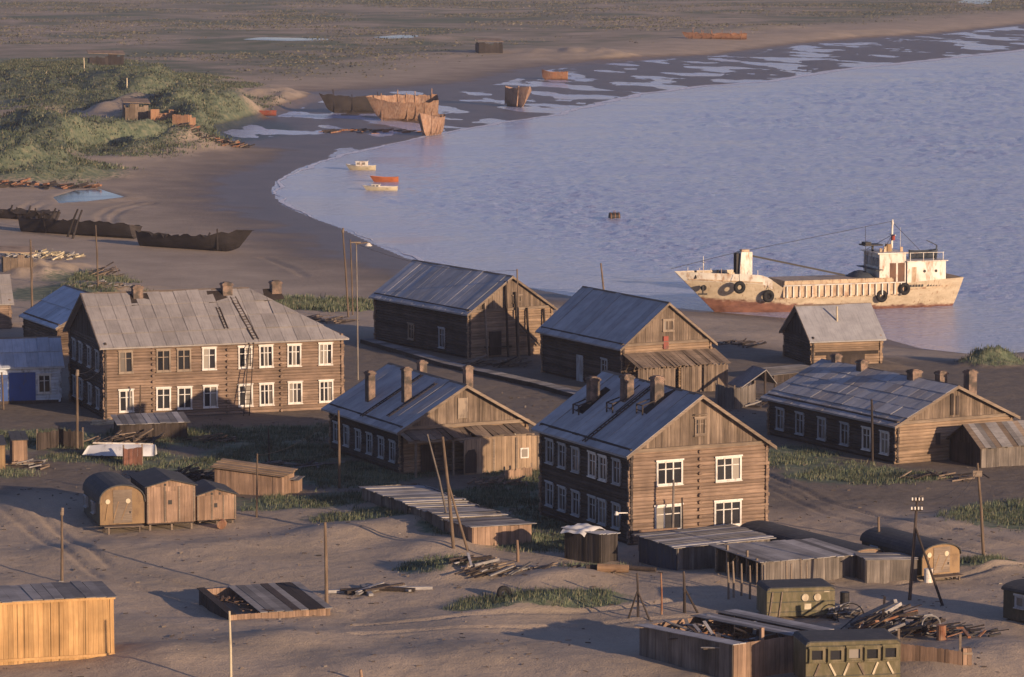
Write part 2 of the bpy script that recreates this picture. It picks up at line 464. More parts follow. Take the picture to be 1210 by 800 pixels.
GREYWOOD = wood('grey_wood', (.24, .205, .175), (.115, .10, .09), 'v', .6, 1.25)
POLEWOOD = wood('pole_wood', (.20, .145, .10), (.09, .065, .048), 'v', .8, 1.15)
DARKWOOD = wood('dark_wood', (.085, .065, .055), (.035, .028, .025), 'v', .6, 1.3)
YELLOW = wood('fresh_board', (.54, .335, .15), (.40, .235, .10), 'v', .82, 1.12)
WHITE = paint('white_frame', (.66, .63, .58), (.30, .25, .2), .3)
WOODFRAME = paint('bare_frame', (.27, .21, .155), (.12, .09, .07), .4)
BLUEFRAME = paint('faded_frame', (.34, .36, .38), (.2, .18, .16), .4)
PLINTH = wood('plinth_board', (.13, .10, .08), (.06, .05, .042), 'h', .7, 1.2)
GLASS = glass_mat()
BRICK = brick_mat()
FELT = sheet_mat('roof_felt', (.40, .40, .41), (.27, .27, .28), 10, .45)
FELT2 = sheet_mat('roof_plank', (.42, .41, .415), (.28, .275, .285), 30, .5)
SLATE = sheet_mat('cement_sheet', (.33, .305, .29), (.235, .215, .205), 40, .4)
SLATE2 = sheet_mat('cement_sheet_grey', (.40, .395, .40), (.28, .277, .285), 40, .4)
IRON = rust_mat('rusty_iron')

# ------------------------------------------------------------------ ground and water
def ground_mat():
    s = NT('sand_ground')
    g = s.n('NewGeometry'); P = g.outputs['Position']
    def att(n):
        a = s.n('Attribute', attribute_name=n); return a.outputs['Fac']
    grass, wet, plain, = att('grass'), att('wet'), att('plain')
    n1 = s.noise(P, .12, 5, .6); n2 = s.noise(P, 1.4, 5, .65); n3 = s.noise(P, 9.0, 3, .6)
    sand = s.ramp(n1, (.38, (.335, .265, .19)), (.62, (.435, .34, .245)))
    sand = s.mix(s.ramp(n2, (.42, 0.0), (.72, .5)), sand, (.30, .24, .188))
    sand = s.mix(s.ramp(n3, (.50, 0.0), (.70, .5)), sand, (.17, .137, .11))
    soil = att('soil')
    dirt = s.ramp(n2, (.35, (.098, .079, .060)), (.65, (.16, .13, .10)))  # yard tone: trodden dirt plus painted-in dimness
    sand = s.mix(s.ramp(s.math('ADD', soil, s.math('MULTIPLY', s.math('SUBTRACT', n1, .5), .8)), (.3, 0.0), (.8, .85)), sand, dirt)
    # the plain beyond the bay: heath, moss, bare sand
    m1 = s.noise(P, .010, 5, .62); m2 = s.noise(P, .06, 6, .7); m3 = s.noise(P, .022, 3, .6)
    heath = s.ramp(m2, (.38, (.095, .11, .065)), (.46, (.19, .17, .12)), (.54, (.29, .235, .18)), (.62, (.43, .33, .25)))
    band = s.ramp(m1, (.42, (.08, .105, .055)), (.49, (.20, .17, .12)), (.57, (.36, .28, .20)))
    heath = s.mix(.55, heath, band)
    heath = s.mix(s.ramp(m3, (.53, 0.0), (.60, .7)), heath, (.07, .105, .06))
    pf = s.math('MULTIPLY', plain, 1.0)
    col = s.mix(pf, sand, heath)
    # grass cover: dull green with straw
    gn = s.noise(P, .8, 5, .7)
    gcol = s.ramp(gn, (.38, (.075, .10, .062)), (.5, (.13, .155, .095)), (.64, (.21, .20, .125)))
    gm = s.math('ADD', grass, s.math('MULTIPLY', s.math('SUBTRACT', n2, .5), .9))
    gf = s.ramp(gm, (.22, 0.0), (.42, 1.0))
    col = s.mix(gf, col, gcol)
    # wet sand and mud by the water: the same sand, soaked
    wn = s.math('ADD', wet, s.math('MULTIPLY', s.math('SUBTRACT', s.noise(P, .10, 4, .6), .5), .5))
    wf = s.ramp(wn, (.30, 0.0), (.75, 1.0))
    col = s.mix(wf, col, s.mix(1.0, col, (.36, .345, .36), 'MULTIPLY'))
    r = s.ramp(wf, (.0, .95), (.6, .85), (1.0, .48))
    h = s.math('ADD', s.math('MULTIPLY', n2, .6), s.math('MULTIPLY', n3, .35))
    h = s.math('ADD', h, s.math('MULTIPLY', gn, .5))
    s.bump(h, .8, .14)
    return s.done(col, r, spec=.25)
ground_m = ground_mat()
tx = np.concatenate([np.linspace(-1.2, -.19, 26)[:-1], np.linspace(-.19, .19, 430), np.linspace(.19, 1.2, 26)[1:]])
ys = [60., 90, 120, 145, 165, 178, 186, 191]
yy = 195.0
while yy < 2400:
    ys.append(yy); yy += .36 if yy < 345 else min(.36 + (yy - 345) * .0052, .0046 * yy)
ys += [2500, 2800, 3300, 4000, 5200, 7000, 10000, 15000]
ys = np.array(ys)
gx, gy = np.meshgrid(tx, ys); gx = gx * gy
gz, gg, gw, gp, gd = terrain(gx.ravel(), gy.ravel(), True)
gv = np.stack([gx.ravel(), gy.ravel(), gz], 1)
ground = link('ground', grid_mesh('ground', gv, len(tx), len(ys), ground_m, {'grass': gg, 'wet': gw, 'plain': gp, 'soil': terrain.soil}))
tag(ground, 'brown sand and heath running round the bay', 'ground', kind='structure')

_GZ = gz.reshape(gx.shape)
def hz(x, y):
    j = int(np.clip(np.searchsorted(ys, y) - 1, 0, len(ys) - 2)); f = (y - ys[j]) / (ys[j + 1] - ys[j])
    q = x / y; i = int(np.clip(np.searchsorted(tx, q) - 1, 0, len(tx) - 2)); g = (q - tx[i]) / (tx[i + 1] - tx[i])
    return float((_GZ[j, i] * (1 - g) + _GZ[j, i + 1] * g) * (1 - f) + (_GZ[j + 1, i] * (1 - g) + _GZ[j + 1, i + 1] * g) * f)

def water_mat(name, wave=1.0, base=(.345, .37, .50)):
    s = NT(name)
    P = s.n('NewGeometry').outputs['Position']
    def nz(scale, rot, sc):
        mp = s.n('Mapping'); mp.inputs['Scale'].default_value = sc; mp.inputs['Rotation'].default_value = (0, 0, rot); s.l(P, mp.inputs[0])
        return s.noise(mp.outputs[0], scale, 5, .62)
    a = nz(.45, .35, (1, 1.4, 1)); b = nz(1.5, .2, (1, 1.2, 1)); c = nz(.035, .3, (1, 2.0, 1))
    h = s.math('ADD', s.math('MULTIPLY', a, 1.0), s.math('MULTIPLY', b, .5))
    s.bump(h, min(1, 1.5 * wave), .9 * wave)
    s.l(s.ramp(c, (.35, .10), (.65, .22)), s.b.inputs['Roughness'])
    s.b.inputs['Base Color'].default_value = (*base, 1)
    s.b.inputs['IOR'].default_value = 1.33
    s.b.inputs['Specular IOR Level'].default_value = .5
    return s.m
SEA = water_mat('sea_water', .6)
POND = water_mat('still_water', .08, (.05, .06, .075))
# the bay: a rippled sheet, finest where it is nearest
wys = [300., 320.]
yy = 335.0
while yy < 1500:
    wys.append(yy); yy += max(.55, yy * yy / 260000.)
wys = np.array(wys + [1600, 1800, 2100, 2600.])
wtx = np.concatenate([np.linspace(-2.2, -.18, 14)[:-1], np.linspace(-.18, .18, 520), np.linspace(.18, 3.0, 20)[1:]])
wx, wy = np.meshgrid(wtx, wys); wx = (wx * wy).ravel(); wy = wy.ravel()
damp = np.where(inside(BAY, wx, wy), smooth(2, 45, dist(SHORE, wx, wy, False)), 0)
wu, wv = wx * .94 + wy * .34, wy * .94 - wx * .34
gust = .65 + .6 * smooth(-.25, .3, fbm(wx, wy, 60, 90, 3, 95))
wz = damp * gust * (.30 * fbm(wu, wv, 1.4, 1.0, 2, 96) + .20 * fbm(wu, wv, 3.4, 1.9, 2, 97) * smooth(420, 560, wy) + .20 * fbm(wu, wv, 5, 2.8, 2, 98) * smooth(600, 900, wy))
tag(link('sea', grid_mesh('sea', np.stack([wx, wy, wz], 1), len(wtx), len(wys), SEA)), 'calm lavender water of the bay', 'sea', kind='structure')
for p, z in PONDS:
    cx = sum(q[0] for q in p) / len(p); cy = sum(q[1] for q in p) / len(p)
    m = MB(); m.add([(cx + (a - cx) * 1.05, cy + (b - cy) * 1.05, z + .03) for a, b in p], [tuple(range(len(p)))])
    tag(m.build('pond', POND), 'shallow pool of still water lying on the sand', 'pond', kind='structure')

# ------------------------------------------------------------------ houses
def frame_mesh(w, h, nc, nr, m, casing=.13, sill=True):
    key = ('win', round(w, 2), round(h, 2), nc, nr, m.name)
    if key in _M: return _M[key]
    b = MB(); c = casing
    x, zb = w / 2, h
    b.box(-x - c, -x, -.15, .03, -c, h + c); b.box(x, x + c, -.15, .03, -c, h + c)
    b.box(-x, x, -.147, .03, h, h + c); b.box(-x, x, -.147, .03, -c, 0)
    b.box(-x - c - .06, x + c + .06, -.21, -.151, h + c - .02, h + c + .09)
    if sill: b.box(-x - c - .04, x + c + .04, -.23, -.151, -c - .05, -c + .02)
    for i in range(1, nc): b.box(-x + w * i / nc - .045, -x + w * i / nc + .045, -.10, .02, 0, h)
    for j in range(1, nr):
        z = h * (.68 if nr == 2 else j / nr)
        for i in range(nc): b.box(-x + w * i / nc + .045, -x + w * (i + 1) / nc - .045, -.09, .015, z - .03, z + .03)
    me = b.mesh('window', m)
    pw = w / nc
    g = MB(); g.box(-pw / 2, pw / 2, -.045, -.02, 0, h)
    _M[key] = (me, g.mesh('pane', GLASS)); return _M[key]
def window(parent, side, u, z, w, h, nc=2, nr=2, m=None, Wd=0, Ld=0, label=None):
    m = m or WHITE
    me, pm = frame_mesh(w, h, nc, nr, m)
    if side == 'front': M4 = Matrix.Translation((u, 0, z))
    elif side == 'left': M4 = Matrix.Translation((0, u, z)) @ Matrix.Rotation(-math.pi / 2, 4, 'Z')
    elif side == 'right': M4 = Matrix.Translation((Wd, u, z)) @ Matrix.Rotation(math.pi / 2, 4, 'Z')
    else: M4 = Matrix.Translation((u, Ld, z)) @ Matrix.Rotation(math.pi, 4, 'Z')
    o = link('window', me, parent, M4 @ Matrix.Rotation(rnd.uniform(-.012, .012), 4, 'Y') @ Matrix.Translation((rnd.uniform(-.04, .04), 0, rnd.uniform(-.03, .03))))
    if label: o['label'] = label
    for i in range(nc): link('pane', pm, o, Matrix.Translation((-w / 2 + (i + .5) * w / nc, 0, 0)))
    return o
SIDES = {'front': lambda W_, L_: ((0, 0), (1, 0), (0, -1), W_), 'back': lambda W_, L_: ((0, L_), (1, 0), (0, 1), W_),
         'left': lambda W_, L_: ((0, 0), (0, 1), (-1, 0), L_), 'right': lambda W_, L_: ((W_, 0), (0, 1), (1, 0), L_)}
def log_wall(W_, L_, h, holes, ch=.25, stubs=(), ends=.15, z0=0):
    """courses of round logs notched past the corners, left open where the windows are"""
    out = {}; n = max(1, round((h - z0) / ch)); ch = (h - z0) / n
    rr = random.Random(int(W_ * 100 + L_))
    for sd, fn in SIDES.items():
        b = out[sd] = MB()
        lev = [0.0]
        for i in range(n): lev.append(lev[-1] + ch * rr.uniform(.78, 1.22))
        lev = [q * (h - z0) / lev[-1] for q in lev]
        (ox, oy), (dx, dy), (nx, ny), Ls = fn(W_, L_)
        off = 0 if sd in ('front', 'back') else ch / 2
        for i in range(n):
            za = z0 + lev[i] + off; zb = z0 + lev[i + 1] + off; zc = (za + zb) / 2; chh = zb - za
            e = ends + rr.uniform(-.07, .09)
            cuts = sorted((u - w / 2 - .02, u + w / 2 + .02) for (s2, u, zz, w, hh) in holes if s2 == sd and zz - .05 < zc < zz + hh + .05)
            segs, p = [], -e
            for c0, c1 in cuts: segs.append((p, c0)); p = c1
            segs.append((p, Ls + e))
            for u0, u1 in segs:
                if u1 - u0 < .02: continue
                bl = rr.uniform(.055, .09)
                prof = [(0, za), (bl * .75, za + chh * .14), (bl, za + chh * .5), (bl * .75, za + chh * .86), (0, zb), (-.12, zb), (-.12, za)]
                vs = []
                tw = rr.uniform(-.02, .02)
                for u, dz in ((u0, -tw), (u1, tw)):
                    for q, z in prof: vs.append((ox + dx * u + nx * q, oy + dy * u + ny * q, z + (dz if q > 0 else 0)))
                k = len(prof)
                b.add(vs, [(j, (j + 1) % k, k + (j + 1) % k, k + j) for j in range(k)] + [tuple(range(k)), tuple(range(2 * k - 1, k - 1, -1))])
        for u in [t[1] for t in stubs if t[0] == sd]:
            for i in range(n):
                if i % 2 == 0:
                    za = z0 + i * ch
                    q = .20 + rr.uniform(0, .1)
                    c0 = (ox + dx * u, oy + dy * u)
                    b.cyl((c0[0], c0[1], za + ch / 2), (c0[0] + nx * q, c0[1] + ny * q, za + ch / 2), ch * .52, ch * .48, 7)
    return out
def gable_boards(b, half, y, h, rise, out, bw=.23, base=0.0):
    """upright boards filling a gable over a wall top, in a plane at y"""
    n = int(2 * half / bw); bw = 2 * half / n
    rr = random.Random(n * 3 + int(half * 10))
    for i in range(n):
        x0, x1 = i * bw + .006, (i + 1) * bw - .006
        t = rr.uniform(0, .04)
        z0 = base + h - rr.uniform(0, .05)
        za = h + rise * (1 - abs(x0 - half) / half); zb = h + rise * (1 - abs(x1 - half) / half)
        if max(za, zb) - z0 < .04: continue
        y0, y1 = (y - t - .03, y + .03) if out < 0 else (y - .03, y + t + .03)
        b.add([(x0, y0, z0), (x1, y0, z0), (x1, y0, max(zb, z0)), (x0, y0, max(za, z0)), (x0, y1, z0), (x1, y1, z0), (x1, y1, max(zb, z0)), (x0, y1, max(za, z0))],
              [(3, 2, 1, 0), (4, 5, 6, 7), (0, 1, 5, 4), (1, 2, 6, 5), (2, 3, 7, 6), (3, 0, 4, 7)])
def sheet_obj_mesh(w, l, m, th=.03):
    key = ('sheet', round(w, 2), round(l, 2), m.name)
    if key not in _M:
        b = MB(); b.box(-w / 2, w / 2, 0, l, 0, th); _M[key] = b.mesh('roof_sheet', m)
    return _M[key]
def lay_sheets(roof, O, ex, ey, lu, lv, nu, nv, m, name='roof_sheet', seed=1, clip=None, gap=.03, jit=.03, swap=None, missing=()):
    rr = random.Random(seed)
    O, ex, ey = Vector(O), Vector(ex), Vector(ey); ez = ex.cross(ey)
    w, l = lu / nu, lv / nv
    lap = .0 if nv == 1 else .10
    for j in range(nv):
        for i in range(nu):
            if (i, j) in missing: continue
            u = (i + .5) * w; v = j * l
            ww = w
            cutme = None
            if clip:
                la, lb = clip(v), clip(v + l + lap)
                x0_ = u - w / 2 + gap / 2; x1_ = u + w / 2 - gap / 2
                if x0_ > la - .05: continue
                if x1_ > lb:
                    pl = [(x0_, 0)]
                    if x1_ <= la: pl += [(x1_, 0), (x1_, (la - x1_) / (la - lb) * (l + lap))]
                    else: pl += [(la, 0)]
                    if x0_ <= lb: pl += [(lb, l + lap), (x0_, l + lap)]
                    else: pl += [(x0_, (la - x0_) / (la - lb) * (l + lap))]
                    cb = MB(); n_ = len(pl)
                    cb.add([(a - u, b_, .03) for a, b_ in pl] + [(a - u, b_, 0) for a, b_ in pl], [tuple(range(n_)), tuple(range(2 * n_ - 1, n_ - 1, -1))] + [(i2, n_ + i2, n_ + (i2 + 1) % n_, (i2 + 1) % n_) for i2 in range(n_)])
                    cutme = cb.mesh('roof_sheet', m)
            mm = m
            if swap and rr.random() < swap[0]: mm = swap[1]
            c = O + ex * u + ey * v + ez * (.012 + j * .004 + .035 * (j > 0) + rr.uniform(0, jit))
            tl = (-.30 / 16 if nv > 1 else 0) + rr.uniform(-.003, .003)
            M4 = Matrix((ex, ey, ez)).transposed().to_4x4()
            M4.translation = c
            M4 = M4 @ Matrix.Rotation(tl, 4, 'X') @ Matrix.Rotation(rr.uniform(-.012, .012), 4, 'Y') @ Matrix.Rotation(rr.uniform(-.008, .008), 4, 'Z')
            link(name, cutme or sheet_obj_mesh(ww - gap, l + lap - gap, mm), roof, M4)
def chimney(roof, x, y, zb, w, hgt, m=None, cap=True, cx=0.0):
    m = m or BRICK
    b = MB(); a = w / 2
    b.box(x - a, x + a, y - a, y + a, zb, zb + hgt)
    if cap:
        b.box(x - a - .07, x + a + .07, y - a - .07, y + a + .07, zb + hgt - .22, zb + hgt - .08)
        b.box(x - a * .6, x + a * .6, y - a * .6, y + a * .6, zb + hgt - .002, zb + hgt + .07)
    return b.build('chimney', m, roof)
def house(k, name, label, windows=(), ridge='y', ov=.5, wall_m=LOG, roof_m=FELT, sheets=None, stubs=(), gable_m=BOARD_V, hip=False, plinth=True, trim_m=TRIM, swap=None, missing=(), z0=0, ridge_cap=True, side_m=LOG_SHADE):
    X, Y, yaw, W_, L_, h, rise = LOTS[k]
    t = thing(name, label, 'house', (X, Y, 2.0), R(yaw))
    holes = [(s, u, z, w, hh) for (s, u, z, w, hh, *_) in windows if z < h - .3]
    for sd, wb in log_wall(W_, L_, h, holes, stubs=stubs, z0=z0).items(): wb.build('wall', side_m if sd == 'left' else wall_m, t)  # left walls get the log colour with shade painted in
    if plinth:
        b = MB(); b.box(-.06, W_ + .06, -.06, L_ + .06, -.6, .02); b.build('plinth', PLINTH, t)
    half = (W_ if ridge == 'y' else L_) / 2
    tp = rise / half; p = math.atan(tp); cp, sp = math.cos(p), math.sin(p)
    e = h - tp * ov; lv = (half + ov) / cp
    rb = MB(); th = .11
    gb = MB()
    top = h + rise
    if ridge == 'y':
        n = th
        for sgn in (0, 1):
            xe = -ov if sgn == 0 else W_ + ov
            pts = [(xe, e), (half, top), (half, top - n / cp), (xe, e - n / cp)]
            rb.prism(pts if sgn == 0 else pts[::-1], -ov, L_ + ov)
        for yy_, out in ((0, -1), (L_, 1)):
            gb = MB(); gable_boards(gb, half, yy_, h, rise - .13, out); gb.build('gable', gable_m, t)
        roof = rb.build('roof', roof_m, t)
        for yy_ in (-ov - .045, L_ + ov + .005):
            for sgn in (0, 1):
                xe = -ov - .03 if sgn == 0 else W_ + ov + .03
                ze = e - .03 * tp
                pts = [(xe, ze + .05), (half, top + .07), (half, top - .17), (xe, ze - .19)]
                tb = MB(); tb.prism(pts if sgn == 0 else pts[::-1], yy_, yy_ + .04)
                tb.build('bargeboard', trim_m, roof)
        fb = MB(); fb.box(-.12, W_ + .12, -.19, -.125, h - .16, h + .05); fb.box(-.16, W_ + .16, -.30, -.10, h + .051, h + .10)
        fb.build('gable_ledge', trim_m, t)
        if sheets:
            nu, nv = sheets
            lay_sheets(roof, (-ov - .06 * cp, L_ + ov + .04, e - .06 * sp), (0, -1, 0), (cp, 0, sp), L_ + 2 * ov + .08, lv + .06, nu, nv, roof_m, seed=ord(k), swap=swap, missing=missing)
        if ridge_cap:
            rc = MB(); rc.prism([(half - .16, top - .02), (half, top + .105), (half + .16, top - .02), (half, top + .06)], -ov - .05, L_ + ov + .05)
            rc.build('ridge_cap', trim_m, roof)
    else:
        hx = half if hip else 0
        xr = W_ + ov - (half + ov if hip else 0)
        nrm = th / cp
        A0, A1, A2, A3 = (-ov, -ov, e), (W_ + ov, -ov, e), (W_ + ov, L_ + ov, e), (-ov, L_ + ov, e)
        R0, R1 = (-ov, half, top), (xr, half, top)
        lo = [(q[0], q[1], q[2] - nrm) for q in (A0, A1, A2, A3, R0, R1)]
        rb.add([A0, A1, A2, A3, R0, R1] + lo, [(0, 1, 5, 4), (2, 3, 4, 5), (1, 2, 5), (6, 10, 11, 7), (8, 11, 10, 9), (7, 11, 8), (0, 6, 7, 1), (1, 7, 8, 2), (2, 8, 9, 3), (0, 4, 10, 6), (4, 3, 9, 10)])
        g2 = MB(); gable_boards(g2, half, 0, h, rise - .13, -1)
        gb.v = [(y, x, z) for x, y, z in g2.v]; gb.f = [q[::-1] for q in g2.f]
        gb.build('gable', BOARD_TAR_SHADE if side_m is LOG_SHADE else gable_m, t)
        if not hip:
            g3 = MB(); gable_boards(g3, half, W_, h, rise - .13, 1)
            g4 = MB(); g4.v = [(y, x, z) for x, y, z in g3.v]; g4.f = [q[::-1] for q in g3.f]
            g4.build('gable', gable_m, t)
        roof = rb.build('roof', roof_m, t)
        for sgn in (0, 1):
            ye = -ov - .03 if sgn == 0 else L_ + ov + .03
            pr = [(ye, e + .05), (half, top + .07), (half, top - .17), (ye, e - .19)]
            q = MB(); q.prism(pr, -ov - .045, -ov - .005); tb = MB()
            tb.add([(y, x, z) for x, y, z in q.v], [f[::-1] for f in q.f])
            tb.build('bargeboard', trim_m, roof)
        if sheets:
            nu, nv = sheets
            clip = (lambda v: W_ + 2 * ov - v * cp) if hip else None
            lay_sheets(roof, (-ov, -ov - .06 * cp, e - .06 * sp), (1, 0, 0), (0, cp, sp), W_ + 2 * ov, lv + .06, nu, nv, roof_m, seed=ord(k), clip=clip, swap=swap, missing=missing)
        if ridge_cap:
            rc = MB(); q = MB(); q.prism([(half - .16, top - .02), (half, top + .105), (half + .16, top - .02), (half, top + .06)], -ov - .05, xr + .05)
            rc.add([(y, x, z) for x, y, z in q.v], [f[::-1] for f in q.f]); rc.build('ridge_cap', trim_m, roof)
    for (s, u, z, w, hh, nc, nr, m) in windows: window(t, s, u, z, w, hh, nc, nr, m, W_, L_)
    def on_roof(x, y):          # roof surface height at a plan point
        return h + rise - tp * abs((x if ridge == 'y' else y) - half)
    return t, roof, on_roof
def roof_ladder(roof, onr, x0, y0, x1, y1, wd=.42, rungs=9, m=None, lift=.10):
    a = Vector((x0, y0, onr(x0, y0) + lift)); c = Vector((x1, y1, onr(x1, y1) + lift)); d = (c - a)
    s = d.cross(Vector((0, 0, 1))).normalized() * wd / 2
    b = MB()
    b.beam(a - s, c - s, .09, .07); b.beam(a + s, c + s, .09, .07)
    for i in range(rungs):
        q = a + d * (i + .5) / rungs; b.beam(q - s * 1.1, q + s * 1.1, .07, .05)
    return b.build('roof_ladder', m or DARKWOOD, roof)

# --- two-storey log house in the middle
w = LOTS['C'][3]
wins = [('front', 2.95, 4.05, 1.75, 1.42, 3, 2, WHITE), ('front', 7.45, 4.05, 1.75, 1.42, 3, 2, WHITE), ('front', 2.85, .95, 1.85, 1.5, 3, 2, WHITE), ('front', 7.45, .95, 1.85, 1.5, 3, 2, WHITE),
        ('front', w / 2, 7.35, .62, .95, 2, 2, TRIM)]
for u in (1.9, 4.0, 5.6, 8.2, 10.4, 12.4):
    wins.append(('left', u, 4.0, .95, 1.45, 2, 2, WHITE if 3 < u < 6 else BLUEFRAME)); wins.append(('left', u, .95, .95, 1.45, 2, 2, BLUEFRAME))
hc, rc_, onC = house('C', 'log_house', 'two-storey log house with four white windows in its sunlit gable and three brick chimneys', wins, roof_m=FELT, sheets=(16, 1), stubs=[('front', w / 2)])
for (x, y) in ((2.75, 11.3), (3.55, 7.6), (4.0, 3.9)):
    z = onC(x, y); chimney(rc_, x, y, z - .3, .72, 2.0)
    b = MB()        # the sweep's step frame below each chimney
    a0 = x - 1.35
    for yy_ in (y - .45, y + .45):
        b.beam((a0, yy_, onC(a0, yy_)), (a0, yy_, onC(a0, yy_) + .75), .08, .08); b.beam((a0, yy_, onC(a0, yy_) + .72), (x - .36, yy_, onC(x - .36, yy_) + .35), .07, .07)
    b.beam((a0, y - .45, onC(a0, y) + .72), (a0, y + .45, onC(a0, y) + .72), .07, .07)
    b.beam((a0, y - .45, onC(a0, y) + .35), (a0, y + .45, onC(a0, y) + .35), .06, .06)
    b.build('step_frame', DARKWOOD, rc_)
    b = MB()        # tarred flashing round the brick
    zz = lambda q: onC(q, y) + .07
    b.add([(x - 1.2, y - .75, zz(x - 1.2)), (x + 1.1, y - .62, zz(x + 1.1)), (x + 1.25, y + .55, zz(x + 1.25)), (x - 1.1, y + .6, zz(x - 1.1))], [(0, 1, 2, 3)])
    b.v += [(q[0], q[1], q[2] - .05) for q in b.v]; b.f += [(3, 2, 1, 0), (0, 4, 5, 1), (1, 5, 6, 2), (2, 6, 7, 3), (3, 7, 4, 0)]
    b.build('flashing', DARKWOOD, rc_)
roof_ladder(rc_, onC, -.4, 6.4, 5.0, 6.4, .4, 18, lift=.09)
b = MB()            # hood over the gable window and a loose lamp bracket at the corner
b.box(w / 2 - .5, w / 2 + .5, -.34, -.10, 8.62, 8.67); b.build('window_hood', TRIM, hc)
b = MB(); b.beam((-.05, .1, 2.2), (-1.0, .1, 2.25), .07, .07); b.cyl((-1.0, .1, 2.12), (-1.0, .1, 2.36), .16, .06, 8); b.build('lamp_bracket', WHITE, hc)

# --- long two-storey log house on the left
W_A = LOTS['A'][3]
wins = []
for i, px in enumerate((144, 187, 211, 241, 283, 308, 341, 378)):
    u = (px - 120) / 278 * W_A
    wins.append(('front', u, 4.0, .98, 1.62, 3 if i > 4 else 2, 2, WOODFRAME if i < 3 else WHITE)); wins.append(('front', u, .75, 1.02, 1.62, 3 if i > 4 else 2, 2, WHITE))
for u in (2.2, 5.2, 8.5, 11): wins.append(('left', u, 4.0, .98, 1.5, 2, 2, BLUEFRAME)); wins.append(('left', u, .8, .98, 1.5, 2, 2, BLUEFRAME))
ha, ra, onA = house('A', 'log_house', 'long two-storey log house with pale hipped roof and two rows of eight windows', wins, ridge='x', roof_m=SLATE, sheets=(19, 4), hip=True,
                    stubs=[('front', (175 - 120) / 278 * W_A), ('front', (262 - 120) / 278 * W_A), ('front', (325 - 120) / 278 * W_A)], missing={(13, 2)})
mid = LOTS['A'][4] / 2
for x in (4.3, 12.2, 16.6): chimney(ra, x, mid - .6, onA(x, mid - .6) - .2, .85, 1.15)
roof_ladder(ra, onA, 13.1, -.3, 12.6, mid - 1.2, .45, 16)
roof_ladder(ra, onA, 10.9, 1.2, 10.9, 4.0, .3, 8)
for x in (4.4, 11.2, 16.2):
    b = MB(); z = lambda yv: onA(x, yv) + .10
    b.add([(x - .9, mid - 1.9, z(mid - 1.9)), (x + .9, mid - 1.7, z(mid - 1.7)), (x + .8, mid - .3, z(mid - .3)), (x - .7, mid - .3, z(mid - .3))], [(0, 1, 2, 3)])
    b.build('soot_flashing', DARKWOOD, ra)
lad = thing('ladder', 'long wooden ladder leaning on the facade of the two-storey house with eight-window rows', 'ladder', ha.location, ha.rotation_euler.z)
for s_ in (0, .5):
    b = MB(); b.beam((11.6 + s_, -1.5, 0), (12.4 + s_ * .8, -.62, 6.1), .07, .06); b.build('rail', DARKWOOD, lad)
for i in range(16):
    b = MB(); f_ = (i + .6) / 16.2
    b.beam((11.6 + .8 * f_, -1.5 + .88 * f_, 6.1 * f_), (12.1 + .7 * f_, -1.5 + .88 * f_, 6.1 * f_), .05, .04); b.build('rung', DARKWOOD, lad)

# --- single-storey house with the porch
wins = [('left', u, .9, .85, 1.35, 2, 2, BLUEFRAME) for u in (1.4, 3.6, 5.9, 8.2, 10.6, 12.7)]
wins += [('front', 9.2, 1.0, .9, 1.3, 2, 2, WHITE)]
hb, rb_, onB = house('B', 'log_house', 'single-storey log house with a plank canopy over its sandy front door', wins, roof_m=FELT2, sheets=(15, 1), wall_m=LOG_PALE, ov=.55, swap=(.25, SLATE2))
for (x, y, hh) in ((1.5, 9.6, 2.6), (2.4, 4.5, 2.9), (6.9, 11.8, 1.7), (9.2, 8.0, 2.9)):
    chimney(rb_, x, y, onB(x, y) - .3, .62, hh)
roof_ladder(rb_, onB, -.2, 7.4, 5.0, 7.4, .42, 18); roof_ladder(rb_, onB, .5, 3.8, 4.6, 3.8, .4, 12)
b = MB(); b.box(4.75, 5.45, -.12, -.05, 4.0, 5.55); b.box(4.68, 4.75, -.14, -.05, 3.95, 5.6); b.box(5.45, 5.52, -.14, -.05, 3.95, 5.6); b.build('attic_door', WOODFRAME, hb)
# canopy: posts, rail, sagging boards
for i in range(22):
    x0 = -.2 + i * .47; b = MB()
    b.beam((x0, .05, 3.35 + .05 * math.sin(i)), (x0 + .08, -2.3, 2.78 + .08 * math.sin(i * 1.7) - (.35 if 8 < i < 12 else 0)), .44, .045)
    b.build('canopy_board', BOARD_H, hb)
for x in (.3, 3.4, 6.9, 9.7):
    b = MB(); b.beam((x, -2.1, -.1), (x, -2.1, 2.75), .15, .15); b.build('canopy_post', TRIM, hb)
b = MB(); b.beam((-.3, -2.1, 2.68), (10.2, -2.1, 2.72), .14, .14, (0, 1, 0)); b.build('canopy_rail', TRIM, hb)
b = MB()
for i in range(30): b.box(4.2 + i * .21, 4.4 + i * .21, -2.32 - .02 * (i % 2), -2.24, -.3, 2.62 + .12 * math.sin(i * .11))
b.build('porch_screen', PALEBOARD, hb)
for x0, x1, z0_, z1_ in ((8.9, 9.6, .95, 1.75),):
    b = MB(); b.box(x0, x1, -2.40, -2.345, z0_, z1_); pw_ = b.build('porch_window', WHITE, hb)
    b = MB(); b.box(x0 + .1, x1 - .1, -2.42, -2.402, z0_ + .1, z1_ - .1); b.build('pane', GLASS, pw_)
for x in (6.6, 8.5, 10.35):
    b = MB(); b.box(x, x + .16, -2.40, -2.345, -.3, 2.6); b.build('porch_post', TRIM, hb)
b = MB(); b.prism([(4.3, 0.1), (4.3, 1.5), (4.55, 1.85), (5.05, 1.9), (5.2, 1.5), (5.2, .1)], -2.42, -2.346); b.build('porch_shadow', DARKWOOD, hb)  # dark round-topped patch: a shadow on the porch screen, built as a shape
b = MB(); b.box(1.6, 2.7, -.16, -.06, .05, 2.15); b.build('door', DARKWOOD, hb)

